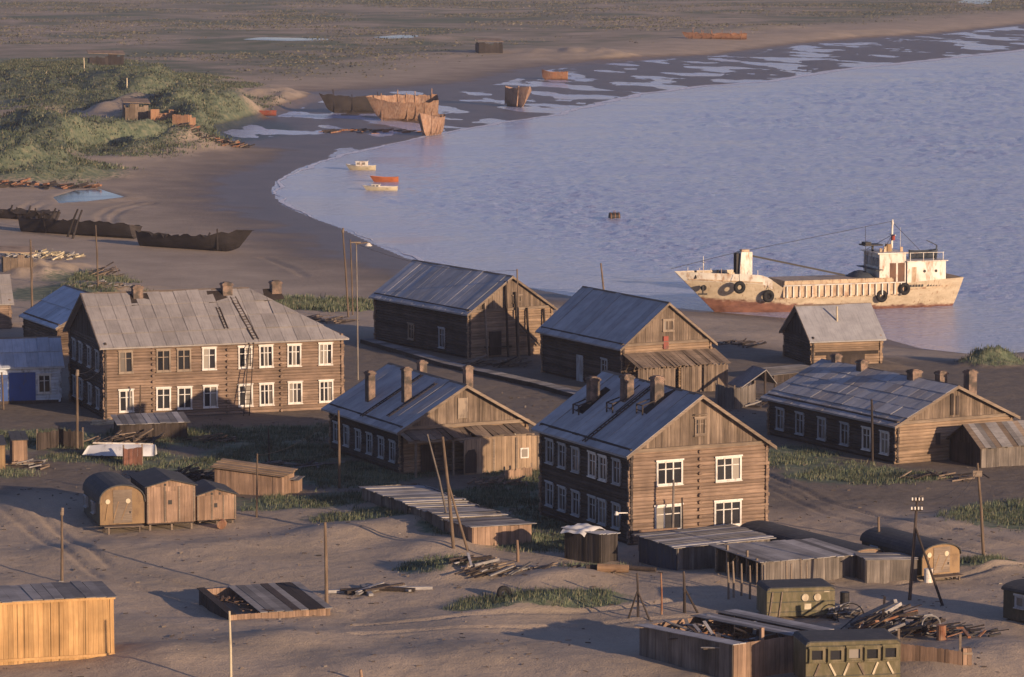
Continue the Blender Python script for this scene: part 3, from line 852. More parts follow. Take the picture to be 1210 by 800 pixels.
# --- long single-storey house on the right
L_D = LOTS['D'][4]
wins = [('left', u, .75, .95, 1.5, 2, 2, m) for u, m in ((1.5, WHITE), (4.0, WHITE), (7.1, BLUEFRAME), (10.4, BLUEFRAME), (13.6, BLUEFRAME), (16.6, BLUEFRAME))]
hd, rd_, onD = house('D', 'log_house', 'long single-storey log house with grey slate roof and six windows along its shaded side', wins, roof_m=SLATE2, sheets=(17, 5), wall_m=LOG_PALE, swap=(.18, SLATE))
mD = LOTS['D'][3] / 2
for (x, y, hh, wd) in ((mD - .3, 12.5, 1.0, .7), (mD + .1, 16.9, .9, .6), (mD - .1, 5.4, .9, .85), (mD + 1.5, 4.0, 1.5, .7), (mD + 2.6, 1.6, 2.3, .75)):
    chimney(rd_, x, y, onD(x, y) - .2, wd, hh)
b = MB(); b.box(3.6, 4.0, -.16, -.05, 1.3, 2.2); b.build('small_hatch', DARKWOOD, hd)
for q0, q1, q2 in ((mD - .45, mD - .15, 5.2), (mD + .1, mD + .35, 5.0)):
    b = MB(); b.box(q0, q1, -.11, -.05, 3.5, q2); b.build('attic_shutter', DARKWOOD, hd)

# --- warehouse behind with the scaffold poles
wins = [('left', 5.0, .7, .9, 1.7, 2, 2, BLUEFRAME), ('left', 11.0, .9, .9, 1.3, 2, 2, WOODFRAME), ('front', 5.3, 5.25, .75, .42, 2, 1, TRIM)]
hf, rf_, onF = house('F', 'log_warehouse', 'tall log warehouse with blue-grey roof and bare poles propped against its gable', wins, roof_m=FELT, sheets=(18, 1), wall_m=LOG_PALE, ov=.45, swap=(.2, FELT2))
for (x, top_) in ((1.6, 5.4), (3.9, 7.3), (5.0, 6.2), (6.3, 4.6), (8.2, 4.4)):
    b = MB(); b.beam((x, -.75, -.2), (x - .05, -.3, top_), .16, .16); b.build('prop_pole', DARKWOOD if x > 3 else TRIM, hf)
b = MB(); b.beam((5.2, -.5, 3.2), (7.6, -.5, .9), .14, .12, (0, 1, 0)); b.build('brace', DARKWOOD, hf)
b = MB(); b.beam((1.4, -.52, 1.1), (4.4, -.52, 1.0), .12, .12, (0, 1, 0)); b.build('brace', DARKWOOD, hf)
b = MB(); b.box(2.2, 3.5, -.15, -.06, .2, 2.5); b.build('door', DARKWOOD, hf)

# --- second warehouse with the lean-to
wins = [('left', 3.2, 1.1, .9, 1.3, 2, 2, BLUEFRAME), ('front', 4.6, 5.3, .85, .75, 2, 1, WOODFRAME)]
hg, rg_, onG = house('G', 'log_warehouse', 'log warehouse with boarded upper gable and a plank lean-to across its front', wins, roof_m=FELT, sheets=(15, 1), wall_m=LOG_PALE, ov=.45)
b = MB(); b.box(-.12, .02, 7.2, 8.4, 0, 2.4); b.build('door', BLUEFRAME, hg)
b = MB(); b.box(4.1, 4.6, -.2, -.06, 3.55, 4.7); b.build('hatch', paint('red_hatch', (.22, .045, .03), (.1, .05, .04), .4), hg)
for i in range(24):
    b = MB(); x0 = -.1 + i * .40; b.beam((x0 + .2, -.02, 3.35), (x0 + .24 + .05 * math.sin(i * 3), -3.0 - .12 * math.sin(i * 2.1), 2.35 + .05 * math.sin(i * 1.3)), .39, .045); b.build('lean_to_plank', BOARD_H, hg)
b = MB()
for i in range(44):
    x0 = .0 + i * .21
    if i in (18, 19, 20, 31): continue
    b.box(x0, x0 + .2, -2.82 - .03 * (i % 3), -2.76, -.2, 2.3 - .12 * (i % 2))
b.build('lean_to_wall', BOARD_V, hg)

# --- small log store by the water
LS = LOTS['S']
hs, rs_, onS = house('S', 'log_store', 'small log store with grey roof standing below the moored ship', (), ridge='x', roof_m=SLATE2, sheets=(1, 1), wall_m=LOG_PALE, ov=.4, plinth=False, ridge_cap=True, z0=-.1)
b = MB(); b.box(.3, LS[3] - .3, -.16, -.02, .95, 1.25); b.build('gap_shade_strip', DARKWOOD, hs)  # dark strip painting the shade over the open lower gap
b = MB(); b.box(1.4, 5.2, -.14, -.05, -.1, .94); b.build('door', DARKWOOD, hs)  # dark panel standing in for shade in the open gap below the logs

# ------------------------------------------------------------------ sheds, huts and vans
OLIVE = paint('olive_paint', (.105, .090, .042), (.20, .16, .10), .45, .55)
OLIVE_D = paint('olive_paint_dark', (.055, .056, .042), (.12, .10, .07), .35, .55)
CANVAS = paint('dark_felt', (.055, .057, .06), (.10, .095, .09), .3, .85)
GREYROOF = wood('grey_plank', (.30, .285, .275), (.155, .145, .14), 'x', .6, 1.3)
PALEROOF = wood('bleached_plank', (.44, .42, .405), (.24, .225, .215), 'x', .65, 1.25)
PINKBOARD = wood('old_board', (.36, .24, .165), (.21, .14, .10), 'v', .65, 1.2)
OCHRE = paint('ochre_paint', (.255, .165, .085), (.16, .10, .06), .4, .7)
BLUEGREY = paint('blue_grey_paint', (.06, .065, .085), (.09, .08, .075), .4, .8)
BLUE = paint('blue_paint', (.035, .08, .25), (.08, .09, .12), .2, .6)
PALEBLUE = paint('pale_blue_paint', (.60, .64, .70), (.26, .25, .24), .35, .7)
BLUEROOF = sheet_mat('blue_iron_sheet', (.50, .54, .60), (.36, .40, .46), 40, .4)
RUBBER = NT('rubber').done((.012, .012, .013), .8)
LIGHTPAINT = paint('cream_disc', (.55, .47, .33), (.3, .22, .14), .3)
IRONDARK = NT('dark_iron').done((.03, .028, .028), .6, .3)

def board_face(parent, p, q, z0, z1a, z1b, m, name='wall', bw=.22, single=False, seed=0, pname='board', th=.04, rag=.03, skip=()):
    """upright boards standing on the line p-q (plan), z1a..z1b high"""
    rr = random.Random(seed + int(abs(p[0] * 7 + q[1] * 13)))
    p, q = Vector((*p, 0)), Vector((*q, 0)); L_ = (q - p).length; n = max(1, round(L_ / bw)); d = (q - p) / n
    nrm = Vector((d.y, -d.x, 0)).normalized()
    b = MB()
    for i in range(n):
        if i in skip: continue
        if single: b = MB()
        a = p + d * (i + .02); c = p + d * (i + .98); o = nrm * (rr.uniform(0, .03)); t = nrm * th
        zt = lambda f: z1a + (z1b - z1a) * f - rr.uniform(0, rag)
        za, zb = zt(i / n), zt((i + 1) / n)
        v0 = [a + o, c + o, c + o + t, a + o + t]
        b.add([(w_.x, w_.y, z0) for w_ in v0] + [(v0[0].x, v0[0].y, za), (v0[1].x, v0[1].y, zb), (v0[2].x, v0[2].y, zb), (v0[3].x, v0[3].y, za)],
              [(3, 2, 1, 0), (4, 5, 6, 7), (0, 1, 5, 4), (1, 2, 6, 5), (2, 3, 7, 6), (3, 0, 4, 7)])
        if single: b.build(pname, m, parent)
    return None if single else b.build(name, m, parent)
def plank_roof(parent, W_, L_, hs, m, along='y', pw=.45, ov=.18, seed=0, skip=(), name='roof_plank', jit=.03, swap=None, th=.045):
    """loose planks laid on a shed; hs = heights over the corners 00, 10, 01, 11"""
    rr = random.Random(seed)
    h00, h10, h01, h11 = hs
    H_ = lambda u, v: (h00 * (1 - u) + h10 * u) * (1 - v) + (h01 * (1 - u) + h11 * u) * v
    tot = (W_ if along == 'y' else L_) + 2 * ov; n = max(1, round(tot / pw)); pw = tot / n
    for i in range(n):
        if i in skip: continue
        c = -ov + (i + .5) * pw
        e0, e1 = rr.uniform(-.12, .1), rr.uniform(-.12, .1)
        z = rr.uniform(.02, .02 + jit)
        b = MB()
        if along == 'y':
            a = (c, -ov + e0, H_(c / W_, -ov / L_) + z); e = (c + rr.uniform(-.04, .04), L_ + ov + e1, H_(c / W_, 1 + ov / L_) + z + rr.uniform(0, jit))
        else:
            a = (-ov + e0, c, H_(-ov / W_, c / L_) + z); e = (W_ + ov + e1, c + rr.uniform(-.04, .04), H_(1 + ov / W_, c / L_) + z + rr.uniform(0, jit))
        b.beam(a, e, pw * .97, th)
        mm = m
        if swap and rr.random() < swap[0]: mm = swap[1]
        o = b.build(name, mm, parent)
def shed(name, label, px, py, yaw, W_, L_, hs, wall_m, roof_m, along='y', pw=.45, single=(), cat='shed', seed=0, skip=(), swap=None, ov=.18, sink=.0, bw=.22, walls='flrb', wskip=()):
    """boarded lean-to standing with its near corner at a photo pixel"""
    P = at(px, py)
    c, s = math.cos(R(yaw)), math.sin(R(yaw))
    zs = [hz(P.x + c * u - s * v, P.y + s * u + c * v) for u, v in ((0, 0), (W_, 0), (0, L_), (W_, L_))]
    t = thing(name, label, cat, (P.x, P.y, min(P.z, sum(zs) / 4) - sink), R(yaw))
    h00, h10, h01, h11 = hs
    for k, (p, q, a, b_) in {'f': ((0, 0), (W_, 0), h00, h10), 'l': ((0, L_), (0, 0), h01, h00), 'r': ((W_, 0), (W_, L_), h10, h11), 'b': ((W_, L_), (0, L_), h11, h01)}.items():
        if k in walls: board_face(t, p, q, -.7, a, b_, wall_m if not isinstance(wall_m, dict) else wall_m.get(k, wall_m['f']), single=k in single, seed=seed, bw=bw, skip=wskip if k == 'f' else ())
    plank_roof(t, W_, L_, hs, roof_m, along, pw, seed=seed + 5, skip=skip, swap=swap, ov=ov)
    return t
def arch_pts(w, h0, h1, n=12):
    r = []
    for i in range(n + 1):
        a = math.pi * i / n
        r.append((w / 2 - w / 2 * math.cos(a), h0 + (h1 - h0) * math.sin(a) ** .8))
    return r
def wheel(parent, c, axis, r=.42, w=.2):
    b = MB(); b.torus(c, axis, r - w / 2, w / 2, 14, 6); o = b.build('wheel', RUBBER, parent, True)
    h = MB(); a = Vector(axis).normalized(); h.cyl(Vector(c) - a * .05, Vector(c) + a * .05, r - w * .9, None, 10); h.build('hub', OLIVE_D, o); return o
def arched_van(label, px, py, yaw, W_, L_, z0, h0, h1, side_m, end_m, roof_m, legs=True, cat='caravan', name='site_caravan'):
    """a site caravan with a vaulted roof: side walls, end wall with battens and a door, skids"""
    P = at(px, py); t = thing(name, label, cat, P, R(yaw))
    pts = arch_pts(W_, h0, h1)
    b = MB(); b.prism([(0, z0)] + pts + [(W_, z0)], .03, L_ - .03); b.build('body', side_m, t)
    for y0, y1 in ((-.02, .028), (L_ - .028, L_ + .02)):
        b = MB(); b.prism([(0.03, z0)] + [(min(max(x, .03), W_ - .03), z - .02) for x, z in pts] + [(W_ - .03, z0)], y0, y1); b.build('end_wall', end_m, t)
    b = MB()
    outer = [((x - W_ / 2) * 1.04 + W_ / 2, (z - h0) * 1.03 + h0 + .05) for x, z in pts]
    b.prism(outer + [(x, z + .004) for x, z in pts][::-1], -.14, L_ + .14); b.build('roof', roof_m, t)
    b = MB(); b.box(W_ * .30, W_ * .72, -.06, -.022, z0 + .1, h0 + (h1 - h0) * .75); d = b.build('door', TRIM, t)
    b = MB(); b.box(W_ * .66, W_ * .69, -.09, -.061, (z0 + h0) / 2, (z0 + h0) / 2 + .16); b.build('handle', IRONDARK, d)
    for x in (W_ * .18, W_ * .63):
        b = MB(); b.cyl((x, -.05, h0 + .12), (x, -.09, h0 + .12), .17, .17, 10); b.build('disc', LIGHTPAINT, t)
    b = MB()
    for i in range(3): b.beam((.4 + i * .55, -.05, z0 + .3), (.62 + i * .7, -.05, h0 + .1), .06, .05, (0, 1, 0))
    b.box(.12, W_ - .12, -.055, -.022, h0 - .08, h0 + .02); b.build('batten', end_m, t)
    b = MB(); b.box(.2, W_ - .2, -.75, -.03, z0 - .1, z0 - .03); b.build('step_board', TRIM, t)
    for x in (.25, W_ - .35):
        for y in (.1, L_ * .5, L_ - .3):
            b = MB(); b.box(x, x + .14, y, y + .14, -.4, z0); b.build('leg', DARKWOOD, t)
    for x in (.5, W_ - .5):
        b = MB(); b.box(x - .05, x + .05, -.72, -.62, -.4, z0 - .1); b.build('step_post', TRIM, t)
    for y in (L_ * .3, L_ * .75):
        window(t, 'left', y, h0 - .75, .5, .5, 1, 1, BLUEFRAME)
    return t
def box_hut(label, px, py, yaw, W_, L_, z0, h, rise, wall_m, roof_m, name='plank_hut', cat='hut', legs=True, door=True):
    P = at(px, py); t = thing(name, label, cat, P, R(yaw))
    for p, q in (((0, 0), (W_, 0)), ((0, L_), (0, 0)), ((W_, 0), (W_, L_)), ((W_, L_), (0, L_))):
        board_face(t, p, q, z0, h, h, wall_m, bw=.24)
    g = MB(); gable_boards(g, W_ / 2, -.03, h, rise, -1, .3); g.build('gable', wall_m, t)
    for sgn in (0, 1):
        xe = -.18 if sgn == 0 else W_ + .18; tp = rise / (W_ / 2); ze = h - tp * .18
        b = MB(); pts = [(xe, ze + .02), (W_ / 2, h + rise + .02), (W_ / 2, h + rise + .09), (xe, ze + .09)]
        b.prism(pts[::-1] if sgn == 0 else pts, -.28, L_ + .2); b.build('roof_panel', roof_m, t)
    b = MB(); b.box(.05, W_ - .05, .05, L_ - .05, z0 - .12, z0 + .02); b.build('floor_frame', DARKWOOD, t)
    for x in (.15, W_ / 2, W_ - .28):
        for y in (.05, L_ - .3):
            b = MB(); b.box(x, x + .14, y, y + .14, -.5, z0 - .1); b.build('leg', TRIM, t)
    for x in (.0, W_ * .36, W_ * .66, W_ - .1):
        b = MB(); b.box(x, x + .1, -.10, -.065, z0 + .05, h - .03); b.build('batten', TRIM, t)
    if door:
        b = MB(); b.box(W_ * .40, W_ * .62, -.09, -.055, z0 + .1, h - .35); d = b.build('door', wall_m, t)
        b = MB(); b.box(W_ * .44, W_ * .52, -.11, -.092, (z0 + h) / 2, (z0 + h) / 2 + .3); b.build('hasp', IRONDARK, d)
    for x in (W_ * .38, W_ * .58):
        b = MB(); b.cyl((x, -.04, h + rise * .25), (x, -.08, h + rise * .25), .09, .09, 8); b.build('vent_hole', IRONDARK, t)
    return t
def kung(label, px, py, yaw, W_, L_, z0, h, nwin, name='army_van_body', discs=False, fins=False, cat='van body'):
    """the box body taken off an army lorry: rounded shell, riveted belts, windows"""
    P = at(px, py); t = thing(name, label, cat, P, R(yaw))
    r = .22
    def sect(y0):
        return [(0, z0), (0, h - r), (r * .3, h - r * .3), (r, h), (W_ - r, h), (W_ - r * .3, h - r * .3), (W_, h - r), (W_, z0)]
    b = MB(); b.prism(sect(0), 0, L_); b.build('shell', OLIVE, t)
    b = MB(); rf = [(r * .1, h - r * .55), (r * .7, h + .03), (W_ - r * .7, h + .03), (W_ - r * .1, h - r * .55)]
    b.prism([(-.02, h - r * .8), (r * .3, h + .005), (r, h + .05), (W_ - r, h + .05), (W_ - r * .3, h + .005), (W_ + .02, h - r * .8), (W_ - r, h - .02), (r, h - .02)], -.05, L_ + .05)
    b.build('roof', CANVAS, t)
    for z in (z0 + .35, h - r - .06) if fins else (z0 + .25, z0 + .85, h - r - .05):
        b = MB(); b.box(-.02, W_ + .02, -.035, -.003, z, z + .06); b.build('belt', OLIVE_D, t)
    if nwin:
        for i in range(nwin):
            x = (i + .55) * W_ / (nwin + .1)
            o = window(t, 'front', x, h - r - .75, .62, .52, 1, 1, OLIVE)
    if discs:
        for x in (W_ * .56, W_ * .74):
            b = MB(); b.cyl((x, -.01, h - .62), (x, -.08, h - .62), .24, .22, 14); b.build('round_lamp', LIGHTPAINT, t)
        b = MB(); b.box(W_ * .55, W_ * .65, -.03, -.004, h - 1.35, h - 1.0); b.build('patch', LIGHTPAINT, t)
        b = MB(); b.box(W_ * .84, W_ * .92, -.03, -.004, h - .32, h - .2); b.build('plate', LIGHTPAINT, t)
        for x in (.15, .75):
            b = MB(); b.beam((x, -.06, z0), (x + .2, -.06, h - r), .07, .05, (0, 1, 0)); b.build('strut', TRIM, t)
    if fins:
        for i in range(6):
            x = .5 + i * .82
            b = MB(); b.beam((x + (.35 if i % 2 else 0), -.05, z0 + .4), (x + (0 if i % 2 else .28), -.05, h - r - 1.0), .11, .04, (0, 1, 0)); b.build('brace', LIGHTPAINT if i % 3 else TRIM, t)
    for x in (W_ * .2, W_ * .78):
        for y in (.2, L_ - .4):
            b = MB(); b.box(x - .12, x + .12, y, y + .25, -.6, z0); b.build('foot', DARKWOOD, t)
    return t

# yellow plank shed at the frame's lower corner
P = at(134, 772); yw = R(16.6); Wy = 9.2
t = thing('plank_shed', 'fresh yellow plank shed with flat dark boarded roof', 'shed', (P.x - Wy * math.cos(yw), P.y - Wy * math.sin(yw), P.z - .05), yw)
board_face(t, (0, 0), (Wy, 0), -1.2, 3.32, 3.32, YELLOW, single=True, bw=.29, rag=.015)
board_face(t, (Wy, 0), (Wy, 4.5), -1.2, 3.32, 3.32, YELLOW, single=True, bw=.29, rag=.015)
board_face(t, (0, 4.5), (0, 0), -1.2, 3.32, 3.32, YELLOW, bw=.29); board_face(t, (Wy, 4.5), (0, 4.5), -1.2, 3.32, 3.32, YELLOW, bw=.29)
for x in (.4, 1.9, 3.7, 4.1, 5.6, 6.1, 7.6, 9.02):
    b = MB(); b.box(x, x + .14, -.115, -.075, -.8, 3.3); b.build('batten', YELLOW, t)
b = MB(); b.box(-.1, Wy + .12, -.20, -.12, 3.24, 3.38); b.build('eaves_board', YELLOW, t)
b = MB(); b.box(-.1, Wy + .06, -.19, -.12, -.05, .10); b.build('foot_board', YELLOW, t)
plank_roof(t, Wy, 4.5, (3.36,) * 4, GREYROOF, 'y', .62, seed=3, ov=.22, jit=.05)

# half-buried shed with slatted lid
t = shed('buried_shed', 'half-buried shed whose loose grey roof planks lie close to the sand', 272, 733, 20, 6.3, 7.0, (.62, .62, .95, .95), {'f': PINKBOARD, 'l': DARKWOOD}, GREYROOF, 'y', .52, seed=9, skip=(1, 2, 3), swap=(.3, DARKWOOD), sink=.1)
b = MB()
for i in range(16):
    rr = random.Random(i); x, y = rr.uniform(.5, 2.2), rr.uniform(.5, 6); b.beam((x, y, .68), (x + rr.uniform(-.6, .9), y + rr.uniform(-1.2, 1.2), .74), .12, .05)
tag(b.build('brushwood', wood('brushwood', (.22, .14, .09), (.10, .06, .04), 'y'), t), kind='stuff')
# caravans and huts at the left
arched_van('barrel-roofed olive caravan on posts beside two plank huts', 118, 630, 17, 3.15, 6.0, .55, 2.05, 3.25, OLIVE_D, OCHRE, CANVAS)
box_hut('tall bare plank hut on stilts next to the barrel-roofed caravan', 174, 627, 17, 3.35, 5.4, .5, 3.05, .42, PINKBOARD, CANVAS)
box_hut('squat plank hut with low pitched roof right of the tall stilt hut', 233, 620, 17, 2.75, 4.0, .3, 2.05, .40, PINKBOARD, CANVAS)
t = shed('plank_store', 'low ochre plank store with bowed pale roof behind the squat hut', 254, 583, -16, 5.2, 2.6, (1.95, 1.5, 2.1, 1.6), PINKBOARD, wood('ochre_plank', (.36, .25, .15), (.2, .14, .09), 'x'), 'x', .5, seed=21, ov=.35)
t = shed('lean_to', 'small plank lean-to at the right end of the low ochre store', 331, 582, -10, 1.3, 1.4, (1.1, .95, 1.1, .95), PINKBOARD, GREYROOF, 'y', .4, seed=22)
t = shed('wood_store', 'open wood store under a flat grey roof in front of the long two-storey house', 142, 521, 12, 5.4, 4.2, (1.35, 1.4, 1.5, 1.55), DARKWOOD, PALEROOF, 'y', .5, seed=23, swap=(.4, GREYROOF), ov=.3)
t = shed('corner_hut', 'ochre plank hut with dark roof at the left picture edge', 16, 549, 12, 1.0, 3, (1.9, 1.9, 2.1, 2.1), PINKBOARD, CANVAS, 'y', .5, seed=24)
t2 = shed('corner_hut', 'wider ochre plank hut cut off by the left picture edge', -52, 556, 12, 3.7, 3.2, (2.0, 1.9, 2.2, 2.1), OCHRE, CANVAS, 'y', .6, seed=25)
# long flat-roofed cellars below the porch house: three roofs end to end
c25, s25 = math.cos(R(25)), math.sin(R(25))
shed('root_cellar', 'near end of the long root cellar with sunlit plank front wall', 559, 642, 25, 4.3, 4.6, (1.2, 1.1, 1.0, .9), PINKBOARD, GREYROOF, 'x', .42, seed=31, swap=(.3, DARKWOOD), ov=.25, single=('f',), bw=.3)
P0 = at(559, 642)
for i, (v, l_, h_, lab) in enumerate(((4.75, 5.6, 1.08, 'middle root cellar roofed with bleached boards behind the bare double-legged pole'), (10.5, 8.2, 1.2, 'farthest root cellar with a broad bleached board roof in tall grass'))):
    t = thing('root_cellar', lab, 'cellar', (P0.x - s25 * v - .2 * i, P0.y + c25 * v, P0.z - .02), R(25))
    for p, q in (((0, 0), (4.3, 0)), ((0, l_), (0, 0)), ((4.3, 0), (4.3, l_)), ((4.3, l_), (0, l_))): board_face(t, p, q, -.7, h_, h_, GREYWOOD)
    plank_roof(t, 4.3, l_, (h_, h_ - .2, h_ - .05, h_ - .22), PALEROOF, 'x', .55, seed=40 + i, ov=.3, jit=.10, swap=(.35, GREYROOF))
# dark shed with white cloth below the two-storey house
t = shed('tarred_shed', 'small black tarred shed with a white sheet on its roof', 709, 666, 52, 1.9, 2.9, (1.95, 1.75, 2.05, 1.85), BOARD_TAR_SHADE, FELT, 'y', .4, seed=51)
P = t.location.copy()
c52, s52 = math.cos(R(52)), math.sin(R(52))
n = 12; v = []
for j in range(n):
    for i in range(n):
        u, w_ = -.4 + 2.6 * i / (n - 1), 1.0 + 2.0 * j / (n - 1)
        v.append((P.x + c52 * u - s52 * w_, P.y + s52 * u + c52 * w_, P.z + 2.16 + .05 * math.sin(u * 5 + w_ * 2) + .04 * math.sin(w_ * 6) - .7 * max(0, u - 1.7) - .8 * max(0, -u) - .5 * max(0, 1.25 - w_)))
tag(link('white_sheet', grid_mesh('white_sheet', np.array(v), n, n, paint('white_cloth', (.72, .70, .66), (.5, .48, .45), .15))), 'crumpled white cloth spread over the black tarred shed', 'cloth')
# low sheds below the middle house
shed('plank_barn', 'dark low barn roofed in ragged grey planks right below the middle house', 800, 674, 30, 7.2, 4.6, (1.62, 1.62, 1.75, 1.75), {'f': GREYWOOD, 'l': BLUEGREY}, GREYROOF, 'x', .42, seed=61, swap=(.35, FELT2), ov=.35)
t = shed('open_shed', 'grey-roofed open shed on poles behind the smaller army van body', 898, 692, 30, 7.6, 5.2, (1.55, 1.35, 1.75, 1.5), GREYWOOD, PALEROOF, 'y', .55, seed=62, swap=(.4, GREYROOF), ov=.3, walls='frb')
for i, v_ in enumerate((.2, 1.3, 2.4, 3.6, 4.9)):
    b = MB(); b.beam((-.1, v_, -.5), (-.12, v_, 1.75 + .35 * (i % 2)), .13, .13); b.build('post', TRIM, t)
arched_van('long dark barrel-roofed hut with a sunlit pale end wall', 1004, 676, 31, 2.7, 12.5, .1, .85, 1.4, OLIVE_D, PINKBOARD, CANVAS, name='barrel_hut', cat='hut')
arched_van('olive barrel-roofed caravan with ochre end wall at the sandy road', 1089, 687, 28, 2.95, 7.0, .35, 1.55, 2.3, OLIVE_D, OCHRE, CANVAS)
shed('plank_box', 'flat grey plank box shed in front of the ochre-ended caravan', 1024, 689, 12, 3.3, 2.2, (1.5, 1.4, 1.5, 1.4), GREYWOOD, GREYROOF, 'x', .45, seed=64)
kung('smaller olive army van body with two round cream lamps', 906, 734, 10, 4.25, 2.6, .25, 2.0, 0, discs=True)
kung('larger olive army van body with a row of windows and zigzag braces', 952, 814, 9, 5.35, 3.0, .3, 2.6, 5, fins=True)
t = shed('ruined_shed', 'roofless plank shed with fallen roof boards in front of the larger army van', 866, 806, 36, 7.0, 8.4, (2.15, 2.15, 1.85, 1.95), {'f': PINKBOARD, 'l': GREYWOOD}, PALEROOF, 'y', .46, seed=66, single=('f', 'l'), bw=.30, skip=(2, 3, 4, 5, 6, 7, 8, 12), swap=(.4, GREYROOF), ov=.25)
rr = random.Random(4)
for i in range(52):
    b = MB(); x, y = rr.uniform(.2, 5.2), rr.uniform(.5, 7.8); a = rr.uniform(-.9, .9)
    b.beam((x, y, rr.uniform(1.35, 1.9)), (x + 1.5 * math.sin(a), y + 1.5 * math.cos(a), rr.uniform(1.5, 2.05)), .2, .05); b.build('fallen_board', [GREYROOF, BOARD_H, DARKWOOD, PALEROOF][i % 4], t)
b = MB()
for i in range(90):
    x, y = rr.uniform(1.2, 4.0), rr.uniform(3.2, 6.5); a = rr.uniform(0, 3); b.beam((x, y, rr.uniform(1.3, 1.62)), (x + .35 * math.sin(a), y + .35 * math.cos(a), rr.uniform(1.35, 1.66)), .1, .09)
tag(b.build('kindling', wood('kindling', (.34, .18, .09), (.2, .1, .05), 'y', .5, 1.3), t), kind='stuff')
b = MB(); b.beam((2.4, .4, 1.2), (2.4, .4, 2.75), .2, .2); b.build('post', PINKBOARD, t)
# plank fence at the right
P = at(1058, 782); Q = at(1137, 786)
t = thing('plank_fence', 'short sunlit plank fence beside the larger army van body', 'fence', P)
board_face(t, (0, 0), (Q.x - P.x, Q.y - P.y), -.6, 1.15, .95, PINKBOARD, single=True, bw=.24, rag=.08)
b = MB(); b.beam((0, .08, .8), (Q.x - P.x, Q.y - P.y + .08, .62), .1, .06, (0, 1, 0)); b.build('rail', TRIM, t)
for f_ in (.05, .97):
    b = MB(); x, y = (Q.x - P.x) * f_, (Q.y - P.y) * f_ + .14; b.beam((x, y, -.5), (x, y, 1.9), .13, .13); b.build('post', TRIM, t)
P = at(1138, 786); t = thing('crate', 'lone upright crate at the end of the sunlit plank fence', 'crate', P, R(10))
for i in range(2): b = MB(); b.box(i * .26, i * .26 + .24, 0, .5, -.3, .95); b.build('board', PINKBOARD, t)
b = MB(); b.box(-.02, .54, -.04, -.002, .6, .72); b.build('rail', TRIM, t)
arched_van('dark van body cut off by the right picture edge', 1268, 752, 40, 3.0, 5.6, .3, 2.0, 2.4, OLIVE_D, OLIVE_D, CANVAS)
# annex at the long house
c28, s28 = math.cos(R(22)), math.sin(R(22))
P = at(1159, 553); t = thing('annex', 'sagging plank annex with brown roof against the right-hand house gable', 'shed', P, R(24))
Wn, Ln, hn, rn = 7.5, 4.6, 1.75, 1.3
board_face(t, (0, Ln), (0, 0), -.4, hn, hn, DARKWOOD); board_face(t, (0, 0), (Wn, 0), -.4, hn, hn, GREYWOOD)
g2 = MB(); gable_boards(g2, Ln / 2, 0, hn, rn, -1); g = MB(); g.v = [(y, x, z) for x, y, z in g2.v]; g.f = [q[::-1] for q in g2.f]; g.build('gable', DARKWOOD, t)
for sd in (0, 1):
    nb = 16
    for i in range(nb):
        b = MB(); x = -.3 + (i + .5) * (Wn + .4) / nb
        y0 = -.35 if sd == 0 else Ln + .35
        b.beam((x, y0, hn - .2 + .04 * math.sin(i * 2)), (x, Ln / 2, hn + rn + .06), .5, .045); b.build('roof_plank', GREYROOF if i % 3 else BOARD_H, t)
# low plank wall at the shaded yard of the warehouse, grey screens
def fence(label, pts, h, m=GREYWOOD, gap=0, name='plank_fence', single=False, bw=.2):
    A = [at(*p) for p in pts]; t = thing(name, label, 'fence', A[0])
    for a, c in zip(A, A[1:]):
        board_face(t, (a.x - A[0].x, a.y - A[0].y), (c.x - A[0].x, c.y - A[0].y), -.6, h + a.z - A[0].z, h + c.z - A[0].z, m, name='panel', rag=.2, bw=bw, single=single)
    for a in A:
        b = MB(); b.beam((a.x - A[0].x, a.y - A[0].y + .1, a.z - A[0].z - .5), (a.x - A[0].x, a.y - A[0].y + .1, a.z - A[0].z + h + .2), .12, .12); b.build('post', TRIM, t)
    return t
fence('tall grey plank screen right of the lean-to warehouse', [(846, 478), (868, 484), (892, 478)], 1.9)
fence('dark board fence in front of the blue-doored house', [(44, 532), (70, 528), (98, 530)], 1.5, DARKWOOD)
fence('low fence below the tall-windowed gable of the middle house', [(757, 648), (790, 650), (812, 650)], .95, GREYWOOD)
fence('picket screen under the lower right window of the middle house', [(838, 642), (862, 644), (905, 640)], .85, PINKBOARD)
fence('short row of reddish pickets beside the upturned white boat', [(146, 551), (168, 550)], 1.45, wood('red_picket', (.2, .09, .06), (.1, .05, .04), 'v'), single=True, bw=.42)
fence('low tumbledown fence in the grass before the porch house', [(596, 567), (628, 563)], .8, PINKBOARD)
# broken shelter on the slope between the houses
P = at(905, 470); t = thing('broken_shelter', 'collapsed shelter with a slanting roof slab beside the small log store', 'shelter', P, R(20))
b = MB(); b.add([(-2.4, 0, 1.0), (0, 0, 2.5), (.1, 3.2, 2.5), (-2.3, 3.2, 1.0), (-2.4, 0, .9), (0, 0, 2.4), (.1, 3.2, 2.4), (-2.3, 3.2, .9)], [(0, 1, 2, 3), (7, 6, 5, 4), (0, 4, 5, 1), (1, 5, 6, 2), (2, 6, 7, 3), (3, 7, 4, 0)]); b.build('roof_slab', GREYROOF, t)
b = MB(); b.add([(.15, .3, 2.5), (1.2, .3, 1.2), (1.2, 3, 1.2), (.15, 3, 2.5), (.15, .3, 2.4), (1.2, .3, 1.1), (1.2, 3, 1.1), (.15, 3, 2.4)], [(0, 1, 2, 3), (7, 6, 5, 4), (0, 4, 5, 1), (1, 5, 6, 2), (2, 6, 7, 3), (3, 7, 4, 0)]); b.build('roof_slab', GREYROOF, t)
